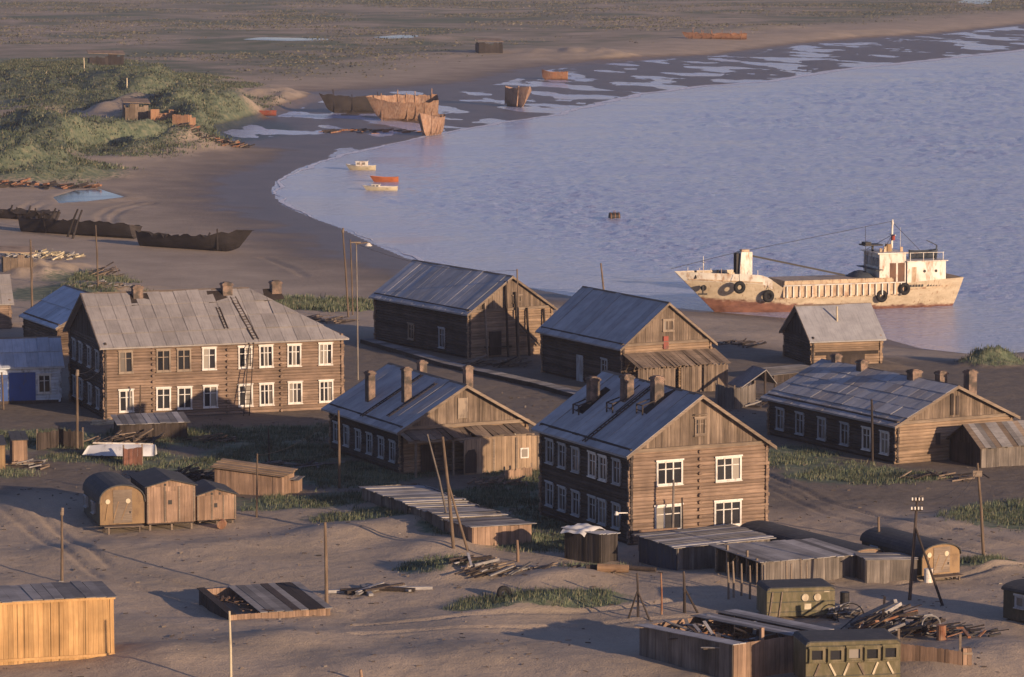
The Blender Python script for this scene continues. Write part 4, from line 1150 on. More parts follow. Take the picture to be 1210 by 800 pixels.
for x, y, h_ in ((0, .2, 2.45), (0, 2.9, 2.45), (-1.9, .3, 1.2), (1.1, .5, 1.2)):
    b = MB(); b.beam((x, y, -.4), (x, y, h_), .16, .16); b.build('post', DARKWOOD, t)
t = shed('low_shelter', 'low dark shelter with a flat grey lid below the small log store', 914, 452, 25, 4.4, 3.0, (.7, .85, .9, 1.0), DARKWOOD, GREYROOF, 'x', .5, seed=77, ov=.4)
# plank walk from the warehouses down to the middle house
A = [at(*p) for p in ((432, 405), (478, 418), (530, 434), (585, 446), (640, 458), (690, 472))]
t = thing('boardwalk', 'raised grey boardwalk running below the two warehouses', 'boardwalk', A[0])
for a, c in zip(A, A[1:]):
    L_ = (c - a).length; n = int(L_ / .55)
    d = (c - a) / n; sd = d.cross(Vector((0, 0, 1))).normalized() * .65
    for i in range(n):
        m0 = a + d * (i + .5) - A[0] + Vector((0, 0, .42)); b = MB(); b.beam(m0 - sd, m0 + sd, .5, .05); b.build('plank', GREYROOF, t)
    b = MB()
    for s_ in (-.8, .8): b.beam(a - A[0] + sd * s_ + Vector((0, 0, .2)), c - A[0] + sd * s_ + Vector((0, 0, .2)), .12, .4)
    b.build('bearer', DARKWOOD, t)

# houses at the left edge
def small_house(name, label, px, py, yaw, W_, L_, h, rise, wall_m, roof_m, ridge, nu, nv, wins=(), cat='house', gm=BOARD_V):
    P = at(px, py)
    LOTS['T'] = (P.x, P.y, yaw, W_, L_, h, rise)
    t, rf, on = house('T', name, label, wins, ridge=ridge, roof_m=roof_m, sheets=(nu, nv), wall_m=wall_m, gable_m=gm, ov=.4, side_m=wall_m)
    t.location.z = P.z
    del LOTS['T']; return t, rf, on
P = at(71, 476); a = R(12); Wb = 11.0
px0, py0 = proj(P.x - Wb * math.cos(a), P.y - Wb * math.sin(a), P.z)
tb_, _, _ = small_house('blue_house', 'pale blue house with a blue door and light roof beside the long two-storey house', px0, py0, 12, Wb, 6.0, 3.5, 1.9, PALEBLUE, BLUEROOF, 'x', 11, 2, [('front', 9.7, 1.0, .9, 1.4, 2, 2, WHITE)], gm=PALEBLUE)
b = MB(); b.box(6.6, 8.9, -.17, -.11, .3, 2.75); b.build('door', BLUE, tb_)
b = MB(); b.box(-.1, Wb + .1, -.14, -.1, -.3, .3); b.build('skirting', DARKWOOD, tb_)
b = MB(); b.box(5.9, 6.5, -.19, -.11, .3, 2.6); b.build('shutter', BLUE, tb_)
small_house('blue_roofed_house', 'house with a light blue iron roof rising behind the long two-storey house', 70, 420, 24, 8.6, 11.5, 2.9, 2.6, LOG_DARK, BLUEROOF, 'y', 10, 2)
P = at(12, 388); a = R(14); Wb = 8.0
px0, py0 = proj(P.x - Wb * math.cos(a), P.y - Wb * math.sin(a), P.z)
small_house('brown_house', 'brown log house with grey roof cut off at the left picture edge', px0, py0, 14, Wb, 6.0, 2.9, 2.3, LOG, SLATE, 'x', 7, 3)

# ------------------------------------------------------------------ ship, boats and wrecks
def hull(L_, half, keel, sheer, rake=0.0, n=26, m_=7, flare=.55, x0=0.0, rag=0.0, seed=0, deck=None, stern_rake=0.0, t0=0.0, t1=1.0):
    """a lofted hull: stern at x=0, bow at x=L; half, keel, sheer are functions of t"""
    b = MB(); rr = random.Random(seed)
    rows = []
    for i in range(n):
        t = t0 + (t1 - t0) * i / (n - 1); k, s_ = keel(t), sheer(t)
        drop = min(abs(rr.gauss(0, rag * 2.2)), (s_ - k) * .35) if rag else 0
        row = []
        for sd in (1, -1):
            for j in range(m_):
                v = j / (m_ - 1)
                y = half(t) * (v ** flare) * sd
                z = k + (s_ - k) * v - (drop if j == m_ - 1 else 0)
                x = t * L_ + rake * v * max(0, (t - .72) / .28) ** 2 - stern_rake * v * max(0, (.2 - t) / .2) ** 2
                row.append((x + x0, y, z))
        rows.append(row)
    for r in rows: b.v += r
    w = 2 * m_
    for i in range(n - 1):
        for sd in (0, 1):
            for j in range(m_ - 1):
                a = i * w + sd * m_ + j
                q = (a, a + 1, a + w + 1, a + w)
                b.f.append(q if sd == 1 else q[::-1])
    for i, rv in ((0, False), (n - 1, True)):       # transom and stem
        q = [i * w + j for j in range(m_)] + [i * w + m_ + j for j in range(m_ - 1, -1, -1)]
        b.f.append(tuple(q if rv else q[::-1]))
    if deck is not None:
        o = len(b.v)
        for i in range(n):
            t = t0 + (t1 - t0) * i / (n - 1); d = deck(t)
            v = (d - keel(t)) / (sheer(t) - keel(t)); y = half(t) * v ** flare * .985
            x = t * L_ + rake * v * max(0, (t - .72) / .28) ** 2 - stern_rake * v * max(0, (.2 - t) / .2) ** 2 + x0
            b.v += [(x, y, d), (x, -y, d)]
        for i in range(n - 1): b.f.append((o + 2 * i, o + 2 * i + 2, o + 2 * i + 3, o + 2 * i + 1))
    return b
def ship_paint():
    s = NT('ship_paint')
    sep = s.n('SeparateXYZ'); s.l(s.coord(), sep.inputs[0])
    n = s.noise(s.coord((.6, .6, 1.2)), 1.2, 6, .7); st = s.noise(s.coord((3, 3, .3)), 1.6, 4, .6)
    z = s.math('ADD', sep.outputs['Z'], s.math('MULTIPLY', s.math('SUBTRACT', n, .5), 1.3))
    xf = s.ramp(s.math('DIVIDE', sep.outputs['X'], 33.0), (.2, .1), (.62, .5), (.9, .9))
    lim = s.math('SUBTRACT', z, s.math('MULTIPLY', xf, 1.75))
    f = s.ramp(lim, (.0, 0.0), (.28, 1.0))
    red = s.ramp(n, (.3, (.09, .04, .032)), (.62, (.24, .115, .08)))
    tan = s.ramp(n, (.3, (.34, .275, .19)), (.65, (.52, .435, .315)))
    c = s.mix(f, red, tan)
    c = s.mix(s.ramp(st, (.58, 0.0), (.70, .8)), c, (.2, .1, .055))
    s.bump(n, .2, .03)
    return s.done(c, .6)
SHIPPAINT = ship_paint()
SHIPWHITE = paint('ship_white', (.70, .66, .58), (.36, .2, .11), .38, .55, 1.0)
SHIPTAN = paint('ship_tan', (.47, .37, .25), (.25, .13, .07), .42, .6, .9)
TARP = paint('tarpaulin', (.045, .055, .07), (.08, .08, .08), .2, .8)
WRECKWOOD = wood('wreck_wood', (.055, .045, .042), (.022, .019, .018), 'h', .7, 1.3)
A_, B_ = W(1124, 361, 0), W(866, 370, 0)
ax = math.atan2(B_[1] - A_[1], B_[0] - A_[0]); Ls = 1.035 * math.hypot(B_[0] - A_[0], B_[1] - A_[1])
ship = thing('coaster', 'rusty tan coaster with white wheelhouse lying at the shore', 'ship', (A_[0] - .6, A_[1] + 1.5, 0), ax)
def S_half(t): return 3.5 * (min(1, .78 + t * 1.6)) * (1 - max(0, (t - .74) / .26) ** 2.2 * .97)
def S_top(t): return 2.55 + .75 * max(0, (.26 - t) / .26) ** .35 * (t < .26) + 1.75 * smooth(.74, .84, t) + .35 * max(0, (t - .84) / .16)
hl = hull(Ls, S_half, lambda t: -1.0 + .5 * max(0, (t - .8) / .2), lambda t: float(S_top(t)), rake=5.2, n=44, m_=8, flare=.32, stern_rake=1.1, deck=lambda t: float(S_top(t)) - .75)
hl.build('hull', SHIPPAINT, ship, False)
# the side of the hull at a station and a height
def S_y(t, z):
    k, s_ = -1.0 + .5 * max(0, (t - .8) / .2), float(S_top(t)); return S_half(t) * ((z - k) / (s_ - k)) ** .32
def S_x(t, z):
    k, s_ = -1.0 + .5 * max(0, (t - .8) / .2), float(S_top(t)); v = (z - k) / (s_ - k)
    return t * Ls + 5.2 * v * max(0, (t - .72) / .28) ** 2 - 1.1 * v * max(0, (.2 - t) / .2) ** 2
b = MB()                      # white band along the bow bulwark
for sd in (1, -1):
    rows = []
    for i in range(14):
        t = .80 + .2 * i / 13
        for z in (float(S_top(t)) - 1.0, float(S_top(t)) + .03): rows.append((S_x(t, z) + (.03 if i == 13 else 0), sd * (S_y(t, min(z, float(S_top(t)))) + .03), z))
    b.add(rows, [(2 * i, 2 * i + 2, 2 * i + 3, 2 * i + 1) for i in range(13)])
b.build('bow_bulwark', SHIPWHITE, ship)
for sd in (1, -1):            # waist bulwark, its stanchions and rail
    t_a, t_b = .24, .77
    b = MB(); rows = []
    for i in range(20):
        t = t_a + (t_b - t_a) * i / 19; rows += [(t * Ls, sd * (S_half(t) + .02), 1.75), (t * Ls, sd * (S_half(t) + .02), 3.02)]
    b.add(rows, [(2 * i, 2 * i + 2, 2 * i + 3, 2 * i + 1) for i in range(19)]); bw_ = b.build('bulwark', SHIPTAN, ship)
    for i in range(19):
        t = t_a + (t_b - t_a) * (i + .5) / 19; b = MB(); y = sd * (S_half(t) + .05)
        b.box(t * Ls - .06, t * Ls + .06, min(y, y + sd * .18), max(y, y + sd * .18), 1.7, 2.98); b.build('stanchion', SHIPWHITE, bw_)
    b = MB()
    for i in range(19):
        t, u = t_a + (t_b - t_a) * i / 19, t_a + (t_b - t_a) * (i + 1) / 19
        b.beam((t * Ls, sd * (S_half(t) + .06), 3.06), (u * Ls, sd * (S_half(u) + .06), 3.06), .34, .10)
    b.build('rail', SHIPWHITE, bw_)
    for i in range(24):
        b = MB(); t, u = .02 + .97 * i / 24, .02 + .97 * (i + 1) / 24
        za, zb = float(S_top(t)) - .82, float(S_top(u)) - .82
        if t > .24 and u < .79: za = zb = 1.62
        if abs(za - zb) > .5: continue
        b.beam((S_x(t, za), sd * (S_y(t, za) + .04), za), (S_x(u, zb), sd * (S_y(u, zb) + .04), zb), .14, .16)
        b.build('rubbing_strake', SHIPTAN, ship)
b = MB(); b.box(.27 * Ls, .75 * Ls, -2.5, 2.5, 1.6, 3.35); co = b.build('hatch_coaming', SHIPTAN, ship)
for i in range(12):
    b = MB(); x = .275 * Ls + i * .475 * Ls / 12; b.box(x, x + .475 * Ls / 12 - .05, -2.45, 2.45, 3.352, 3.48); b.build('hatch_board', SHIPTAN, co)
# deckhouse and wheelhouse
b = MB(); b.box(1.0, 5.7, -2.5, 2.5, 2.4, 5.2); dh = b.build('deckhouse', SHIPWHITE, ship)
b = MB(); b.box(.8, 5.8, -2.7, 2.7, 5.201, 5.3); b.build('deck_edge', SHIPWHITE, dh)
for x in (2.2, 3.6):
    for sd in (1, -1):
        b = MB(); b.cyl((x, sd * 2.49, 4.1), (x, sd * 2.54, 4.1), .17, .17, 10); b.build('porthole', IRONDARK, dh)
b = MB(); b.box(4.6, 5.15, 2.48, 2.54, 2.5, 4.6); b.build('door', SHIPTAN, dh)
b = MB(); b.box(5.8, 9.0, -2.3, 2.3, 2.4, 6.15); wh = b.build('wheelhouse', SHIPWHITE, ship)
b = MB(); b.box(5.6, 9.3, -2.5, 2.5, 6.151, 6.28); b.build('wheelhouse_roof', SHIPWHITE, wh)
for x0, x1, z0_, z1_ in ((5.95, 6.75, 2.9, 5.1), (7.0, 7.75, 2.9, 5.1)):
    b = MB(); b.box(x0, x1, 2.28, 2.34, z0_, z1_); b.build('door', rust_mat('door_rust', (.2, .1, .06), (.07, .04, .03), (.12, .08, .06)), wh)
for i in range(4):
    b = MB(); b.box(8.995, 9.035, -1.9 + i * .98, -1.1 + i * .98, 4.7, 5.7); b.build('window', GLASS, wh)
b = MB(); b.beam((9.2, -2.8, 4.4), (9.2, 2.8, 4.4), .9, .08); b.build('bridge_wing', TARP, wh)
b = MB(); b.cyl((6.6, 0, 6.28), (6.5, 0, 9.8), .17, .10, 8); ms = b.build('mast', SHIPWHITE, ship)
b = MB(); b.beam((6.5, -.9, 8.1), (6.5, .9, 8.1), .1, .1); b.build('yard', SHIPWHITE, ms)
b = MB(); b.cyl((6.55, .35, 7.5), (6.55, .35, 8.05), .22, .22, 8); b.build('lantern', paint('red_lamp', (.30, .05, .035), (.1, .04, .03), .3), ms)
b = MB(); b.cyl((6.5, 0, 9.25), (6.5, 0, 9.55), .16, .16, 8); b.build('masthead_light', SHIPWHITE, ms)
b = MB(); b.cyl((7.2, .5, 6.28), (7.2, .5, 7.1), .42, .36, 12); b.build('funnel', OCHRE, ship)
for xx, zz in ((7.9, 6.9), (8.4, 6.7), (5.9, 6.8)):
    b = MB(); b.beam((xx, 1.2, 6.28), (xx, 1.2, zz), .14, .3); b.build('vent_cowl', SHIPTAN, ship)
b = MB(); b.cyl((9.9, .6, 3.0), (10.05, .6, 9.2), .045, .02, 6); b.build('whip_aerial', IRONDARK, ship)
b = MB(); b.cyl((5.0, -1.2, 5.1), (5.0, -1.2, 8.8), .04, .02, 6); b.build('whip_aerial', SHIPWHITE, ship)
b = MB(); b.box(8.0, 10.2, -.9, .9, 6.95, 7.1); b.box(8.8, 9.0, -.1, .1, 6.25, 6.96); b.box(9.3, 10.0, -.6, .6, 7.1, 7.35); b.build('radar_platform', IRONDARK, ship)
b = MB(); b.beam((1.9, 1.6, 5.1), (1.75, 1.6, 6.9), .14, .14); b.beam((1.75, 1.6, 6.9), (3.0, 1.6, 7.5), .1, .1); b.build('davit', TARP, ship)
lb = hull(3.4, lambda t: .75 * math.sin(math.pi * (.12 + .8 * t)), lambda t: 5.4, lambda t: 6.3 + .15 * (2 * t - 1) ** 2, n=10, m_=5, x0=1.6, deck=lambda t: 5.9)
lb.v = [(x, y + 1.3, z) for x, y, z in lb.v]; lb.build('ship_boat', TARP, ship)
for x, h_ in ((1.4, .95), (2.6, .95), (3.8, .95), (5.4, .95)):
    b = MB(); b.beam((x, 2.6, 5.28), (x, 2.6, 5.28 + h_), .06, .06); b.build('rail_post', SHIPWHITE, ship)
b = MB(); b.beam((1.3, 2.6, 6.2), (5.5, 2.6, 6.2), .05, .05); b.build('hand_rail', SHIPWHITE, ship)
n = 10; v = []                # tarpaulin heaped before the wheelhouse
for j in range(n):
    for i in range(n):
        u, w_ = i / (n - 1), j / (n - 1)
        v.append((8.6 + 3.6 * u, -2.2 + 4.4 * w_, 2.7 + 1.75 * (math.sin(math.pi * u) ** .6) * (math.sin(math.pi * w_) ** .5) * (1 - .25 * u) + .12 * math.sin(7 * u + 5 * w_)))
link('tarpaulin', grid_mesh('tarpaulin', np.array(v), n, n, TARP), ship)
for (p_, q_) in (((6.5, 0, 9.6), (24.6, .8, 6.8)), ((6.5, 0, 9.5), (.2, 0, 3.4)), ((6.5, 0, 8.1), (8.8, 2.3, 6.2)), ((6.5, 0, 8.1), (8.8, -2.3, 6.2)), ((24.6, .8, 6.9), (33.0, 0, 5.0))):
    b = MB(); b.cyl(p_, q_, .028, .028, 5); b.build('stay', IRONDARK, ship)
for i in range(8):
    t = .84 + .14 * i / 7; b = MB(); z = float(S_top(t)); b.beam((S_x(t, z), S_y(t, z) - .05, z), (S_x(t, z), S_y(t, z) - .05, z + .55), .05, .05); b.build('bow_rail_post', SHIPWHITE, ship)
# forward crane, boom, windlass, bitts, anchor, tyres, lettering
b = MB(); b.prism([(24.0, 2.6), (24.0, 6.75), (25.3, 6.75), (25.6, 2.6)], .1, 1.6); cr = b.build('crane_tower', SHIPWHITE, ship)
b = MB(); b.box(25.36, 25.75, .35, .6, 4.4, 6.6); b.box(25.36, 25.75, 1.0, 1.25, 4.4, 6.6); b.build('crane_ladder', IRONDARK, cr)
b = MB(); b.box(24.2, 25.1, .5, 1.2, 6.7, 7.0); b.build('crane_head', SHIPTAN, cr)
b = MB(); b.beam((24.0, .8, 6.3), (12.6, .8, 3.75), .16, .2); b.build('boom', IRONDARK, ship)
b = MB(); b.box(22.6, 24.2, -2.2, 2.2, 1.9, 3.6); b.build('forecastle_step', SHIPTAN, ship)
b = MB(); b.cyl((26.8, -1.0, 4.0), (26.8, 1.0, 4.0), .5, .5, 10); b.build('windlass', IRONDARK, ship)
b = MB(); b.torus((25.9, 1.6, 4.1), (1, 0, 0), .35, .12, 10, 5); b.build('rope_coil', TARP, ship)
b = MB(); b.cyl((29.2, 0, 3.8), (29.2, 0, 6.3), .06, .04, 6); b.beam((29.2, -.5, 5.6), (29.2, .5, 5.6), .06, .06); b.build('jack_staff', SHIPWHITE, ship)
for x in (27.8, 30.4):
    b = MB(); b.cyl((x, .8, 3.9), (x, .8, 4.8), .13, .13, 8); b.build('bitt', IRONDARK, ship)
for px in (868, 902, 1034, 1060):
    x = Ls / 1.035 * (1124 - px) / (1124 - 866.) ; t = x / Ls; z = {868: 3.05, 902: 1.95, 1034: 1.55, 1060: 2.3}[px]
    b = MB(); y = S_y(min(t, .8), min(z, 2.5)) + .34; b.torus((x, y, z), (0, 1, 0), .48, .24, 16, 7); b.build('tyre_fender', RUBBER, ship, True)
    b = MB(); b.beam((x, y, z + .6), (x, y - .2, z + 1.5), .05, .05); b.build('fender_rope', IRONDARK, ship)
b = MB(); b.cyl((29.6, 1.25, 2.9), (29.8, 1.65, 2.9), .33, .33, 10); b.beam((29.9, 1.75, 2.2), (29.9, 1.75, 3.2), .16, .14); b.beam((29.4, 1.8, 2.25), (30.4, 1.6, 2.25), .16, .16); b.build('anchor', IRONDARK, ship)
for i in range(9):            # worn lettering on bow and quarter, no longer readable
    b = MB(); x = 25.2 + i * .34; t = x / Ls; b.box(x, x + .24, S_y(.86, 3.0) + .12 - i * .05, S_y(.86, 3.0) + .16 - i * .05, 2.75, 3.05)
for i in range(13):
    if i in (6,): continue
    b = MB(); x = 1.6 + i * .36; y = S_y(x / Ls, 2.55) + .05; b.box(x, x + .25, y, y + .02, 2.45, 2.72); b.build('worn_letter', IRONDARK, ship)

def boat(name, label, px, py, yaw, L_, Bm, D, m, deck_m=None, cabin=None, group=None, z=None, heel=0.0, rag=0.0, rake=.6, cat='boat', ribs=0, fl=.5, draft=.15, rib_h=.5, pitch=0.0, t0=0, t1=1, sheerk=.35):
    if z is None: P = at(px, py)
    else: x, y = W(px, py, z); P = Vector((x, y, z))
    t = thing(name, label, cat, P, R(yaw), group)
    t.rotation_euler = (heel, pitch, R(yaw))
    half = lambda q: Bm / 2 * min(1, .72 + q * 1.3) * (1 - max(0, (q - .55) / .45) ** 2.2 * .96)
    sh = lambda q: D * (1 + sheerk * max(0, (q - .5) / .5) ** 2 + .12 * max(0, (.3 - q) / .3) ** 2)
    keel_ = lambda q: -draft + D * .35 * max(0, (q - .82) / .18) ** 2
    b = hull(L_, half, keel_, sh, rake=rake, n=26, m_=7, flare=fl, x0=-L_ / 2, rag=rag, seed=int(px), deck=(lambda q: keel_(q) + (sh(q) - keel_(q)) * .45) if rag else (lambda q: sh(q) * .78), t0=t0, t1=t1)
    hb_ = b.build('hull', m, t)
    for sd in (1, -1):
        if rag: break
        g = MB()
        for i in range(14):
            q, q2 = .98 * i / 14, .98 * (i + 1) / 14
            rx = lambda c: c * L_ - L_ / 2 + rake * max(0, (c - .72) / .28) ** 2
            g.beam((rx(q), sd * half(q), sh(q)), (rx(q2), sd * half(q2), sh(q2)), .09 + Bm * .01, .07)
        g.build('gunwale', deck_m or m, t)
    for i in range(ribs):
        q = t0 + (t1 - t0) * (i + .6) / (ribs + .4)
        for sd in (1, -1):
            rr = random.Random(i * 2 + sd + int(px)); hh = rib_h * rr.uniform(.2, 1.2)
            if rr.random() < .6: continue
            g = MB(); x = q * L_ - L_ / 2
            g.beam((x, sd * half(q) * .55, 0), (x + rr.uniform(-.1, .3), sd * half(q) * 1.0, sh(q) + hh), .16, .2); g.build('rib', m, t)
    if cabin:
        x0, x1, w_, h_, cm = cabin
        g = MB(); g.box(x0, x1, -w_ / 2, w_ / 2, D * .7, D * .78 + h_); c = g.build('cabin', cm, t)
        g = MB(); g.box(x0 - .12, x1 + .12, -w_ / 2 - .1, w_ / 2 + .1, D * .78 + h_ + .002, D * .78 + h_ + .08); g.build('cabin_roof', cm, c)
        for k in range(2):
            for sd in (1, -1):
                g = MB(); xx = x0 + (x1 - x0) * (k + .3) / 2.1; y = sd * (w_ / 2 + .01); g.box(xx, xx + (x1 - x0) * .3, min(y, y - sd * .03), max(y, y - sd * .03), D * .78 + h_ * .4, D * .78 + h_ * .85); g.build('window', GLASS, c)
    elif not rag:
        for q in (.3, .55):
            g = MB(); g.beam((q * L_ - L_ / 2, -half(q) * .92, sh(q) * .86), (q * L_ - L_ / 2, half(q) * .92, sh(q) * .86), .24, .05); g.build('thwart', deck_m or m, t)
    return t
YELLOWBOAT = paint('boat_cream', (.58, .50, .33), (.25, .18, .1), .3)
ORANGE = paint('boat_orange', (.45, .13, .045), (.25, .1, .05), .3)
boat('motor_boat', 'cream cabin boat at anchor nearest the shore wrecks', 428, 201, 172, 4.6, 1.7, .75, YELLOWBOAT, WHITE, (-.9, 1.0, 1.3, .9, SHIPWHITE), 'boats moored off the beach', z=0)
boat('dinghy', 'orange open dinghy afloat beside the white one', 456, 215, 178, 4.1, 1.5, .75, ORANGE, ORANGE, None, 'boats moored off the beach', z=0)
boat('dinghy', 'long white dinghy afloat in front of the orange one', 451, 225, 174, 5.0, 1.6, .6, YELLOWBOAT, WHITE, (.3, 1.5, 1.1, .45, SHIPWHITE), 'boats moored off the beach', z=0)
# dark drum buoy
x, y = W(726, 259, 0); t = thing('mooring_buoy', 'dark iron mooring drum floating alone on the bay', 'buoy', (x, y, 0), .2)
b = MB(); b.cyl((-.75, 0, .35), (.75, 0, .35), .62, .62, 14); b.build('drum', IRONDARK, t)
for q in (-.6, 0, .6):
    b = MB(); b.torus((q, 0, .35), (1, 0, 0), .62, .06, 14, 5); b.build('hoop', IRON, t)
b = MB(); b.torus((0, 0, 1.05), (0, 1, 0), .16, .04, 10, 5); b.build('ring', IRON, t)
# wrecks on the flats
RUSTPALE = rust_mat('rust_pale', (.34, .19, .115), (.12, .07, .05), (.38, .27, .2))
boat('wreck', 'black hulk lying behind the big rusty wreck', 420, 133, 195, 12.5, 3.8, 3.3, WRECKWOOD, rag=0.087, rake=1.6, cat='wreck', ribs=6, rib_h=.9, heel=.25, group='wrecks on the tidal flats')
boat('wreck', 'big rusty fishing wreck stranded highest on the flats', 480, 142, 186, 13.2, 4.8, 4.9, RUSTPALE, rag=0.105, rake=2.0, cat='wreck', ribs=7, rib_h=1.0, heel=-.3, group='wrecks on the tidal flats', sheerk=.15)
boat('wreck', 'short rusty wreck with its bow in the water', 511, 160, 250, 8.5, 4.4, 3.5, RUSTPALE, rag=0.052, rake=1.0, cat='wreck', ribs=4, rib_h=.6, heel=.12, group='wrecks on the tidal flats')
boat('wreck', 'half-dark wreck standing alone right of the others', 609, 126, 292, 9.5, 4.6, 3.8, RUSTPALE, rag=0.042, rake=1.0, cat='wreck', ribs=4, rib_h=.5, heel=-.25, group='wrecks on the tidal flats')
boat('wreck', 'small square brown barge wreck at the far water edge', 656, 94, 182, 6.6, 3.0, 2.0, IRON, rag=0.035, rake=.2, cat='wreck', ribs=0, group='wrecks on the tidal flats')
boat('wreck', 'long low red-rusted wreck on the far beach', 846, 46, 181, 20.0, 5.0, 2.0, IRON, rag=0.175, rake=1.5, cat='wreck', ribs=6, rib_h=1.2, group='wrecks on the tidal flats')
boat('wreck', 'small red boat drawn up below the green dune', 312, 136, 176, 5.2, 1.8, 1.0, paint('old_red', (.26, .07, .05), (.2, .12, .08), .4), rag=0.028, rake=.5, cat='wreck', group='wrecks on the tidal flats')
for (px, py, w_, l_, h_, mm, lab) in ((466, 131, 2.6, 2.2, 2.6, RUSTPALE, 'rusted wheelhouse fallen beside the big rusty wreck'),):
    P = at(px, py); t = thing('wheelhouse_ruin', lab, 'wreck', P + Vector((0, 2, 0)), R(8))
    b = MB(); b.box(0, w_, 0, l_, 0, h_); b.build('shell', mm, t)
    for xx in (.3, 1.4):
        b = MB(); b.box(xx, xx + .8, -.03, .02, h_ * .5, h_ * .85); b.build('window', IRONDARK, t)
# long black wreck broken in two on the near beach
boat('broken_wreck', 'black forward half of a long wooden wreck on the beach, stem raised', 222, 294, -30, 16.0, 4.2, 1.9, WRECKWOOD, rag=.16, rake=2.2, cat='wreck', ribs=4, rib_h=.5, sheerk=.7, t0=.04, heel=-.12)
boat('broken_wreck', 'black after half of a long wooden wreck, planks standing from its side', 112, 279, -30, 22.0, 4.4, 2.1, WRECKWOOD, rag=.16, rake=.2, cat='wreck', ribs=6, rib_h=.7, sheerk=.0, t0=-.05, t1=.80, heel=-.15)
boat('broken_wreck', 'low black stern remnant of a wreck at the left picture edge', 30, 259, -26, 17.0, 3.6, 1.4, WRECKWOOD, rag=.16, rake=.2, cat='wreck', ribs=4, rib_h=.5, sheerk=.0, t1=.8)
# upturned white boat by the fence
P = at(144, 541); t = thing('upturned_boat', 'white boat lying keel up in the grass before the wood store', 'boat', P, R(172))
hb2 = hull(5.4, lambda q: .95 * min(1, .6 + q * 1.6) * (1 - max(0, (q - .5) / .5) ** 2 * .95), lambda q: 1.12 - .22 * max(0, (q - .7) / .3), lambda q: .28 - .12 * max(0, (q - .6) / .4), rake=.5, n=22, m_=7, x0=-2.7)
hb2.build('hull', paint('white_boat', (.68, .68, .69), (.4, .38, .36), .2, .45), t, True)
b = MB(); b.box(-2.5, 2.3, -.04, .04, 1.08, 1.2); b.build('keel', SHIPWHITE, t)
for x in (-1.6, 1.4):
    b = MB(); b.box(x - .1, x + .1, -1.0, 1.0, -.4, .27); b.build('trestle', DARKWOOD, t)

# ------------------------------------------------------------------ poles
TOPS = {}
def pole(label, px, py, tx_, ty_, r=.13, m=None, name='utility_pole', arms=(), brace=None, cap=None, group='poles standing about the village', r1=None):
    P = at(px, py)
    zt = height_at(P.x, P.y, ty_); d = P.y * _cp - (zt - EYE) * _sp
    X = (tx_ - 605) / 4400 * d
    t = thing(name, label, 'pole', P, 0, group); r *= .8
    TOPS[(px, py)] = Vector((X, P.y, zt))
    b = MB(); top_ = Vector((X - P.x, 0, zt - P.z))
    b.cyl((0, 0, -.7), top_ * .5 + Vector((.02, 0, 0)), r, r * .85, 9, True); b.cyl(top_ * .5 + Vector((.02, 0, 0)), top_, r * .85, r1 or r * .68, 9); b.build('shaft', m or POLEWOOD, t)
    for (f, w_) in arms:
        q = top_ * f; b = MB(); b.beam(q + Vector((-w_ / 2, -.12, 0)), q + Vector((w_ / 2, -.12, 0)), .09, .09); ar = b.build('cross_arm', m or POLEWOOD, t)
        for e in (-.45, -.15, .15, .45):
            b = MB(); b.cyl(q + Vector((e * w_, -.12, .04)), q + Vector((e * w_, -.12, .22)), .06, .05, 7); b.build('insulator', SHIPWHITE, ar)
    if brace:
        for (dx, dy, f) in brace:
            b = MB(); b.cyl(Vector((dx, dy, hz(P.x + dx, P.y + dy) - P.z - .4)), top_ * f, r * .75, r * .55, 8); b.build('brace', m or POLEWOOD, t)
    if cap == 'lamp':
        b = MB(); b.beam(top_ + Vector((-.1, 0, -.1)), top_ + Vector((1.1, 0, .05)), .09, .09); b.build('bracket', POLEWOOD, t)
        b = MB(); b.cyl(top_ + Vector((1.1, 0, .0)), top_ + Vector((1.1, 0, -.28)), .12, .36, 10); b.build('lamp_shade', SHIPWHITE, t)
        b = MB(); b.box(top_.x - .5, top_.x + .4, -.3, .3, top_.z + .02, top_.z + .12); b.build('platform', TRIM, t)
    if cap == 'knob':
        b = MB(); b.cyl(top_ + Vector((0, 0, -.25)), top_ + Vector((.05, 0, .22)), r * 1.25, r * .9, 8); b.build('pole_head', TRIM, t)
    if cap == 'sign':
        b = MB(); b.box(top_.x - .3, top_.x + .3, -.16, -.11, top_.z - .9, top_.z - .5); b.build('bracket', TRIM, t)
    return t
pole('weathered pole with a knobbed head above the yellow shed', 73, 687, 73, 604, .13, cap='knob')
pole('bare pole at the corner of the half-buried shed', 386, 716, 384, 617, .16)
pole('pale slim post in front of the half-buried shed', 273, 812, 271, 722, .11, LIGHTPAINT)
pole('bare pole rising from the grass left of the porch house', 401, 577, 400, 485, .14)
pole('thin pole beside the low ochre plank store', 303, 611, 304, 536, .10)
pole('thick pole between the blue house and the wood store', 91, 532, 91, 440, .16, cap='knob')
pole('short pole standing against the long house facade', 165, 497, 166, 455, .11)
pole('pole in front of the long black wreck', 116, 340, 113, 266, .14)
pole('stout pole beside the pale driftwood heap', 38, 365, 36, 283, .17)
pole('pole with a slanting stay before the blue door', 10, 476, 10, 424, .12, brace=[(2.0, -.6, .9)])
pole('reddish post at the far left before the blue house', 4, 484, 2, 440, .12)
pole('tall lamp pole with a platform behind the porch house', 423, 449, 421, 287, .10, GREYWOOD, cap='lamp', name='lamp_pole')
pole('dark pole left of the tall lamp pole', 412, 375, 405, 272, .15, cap='knob')
pole('slim dark pole between the lamp pole and the warehouse', 417, 372, 414, 283, .12)
pole('dark pole before the gable with the props', 613, 424, 611, 318, .13)
pole('bare pole on the shore behind the lean-to warehouse', 716, 372, 710, 311, .16)
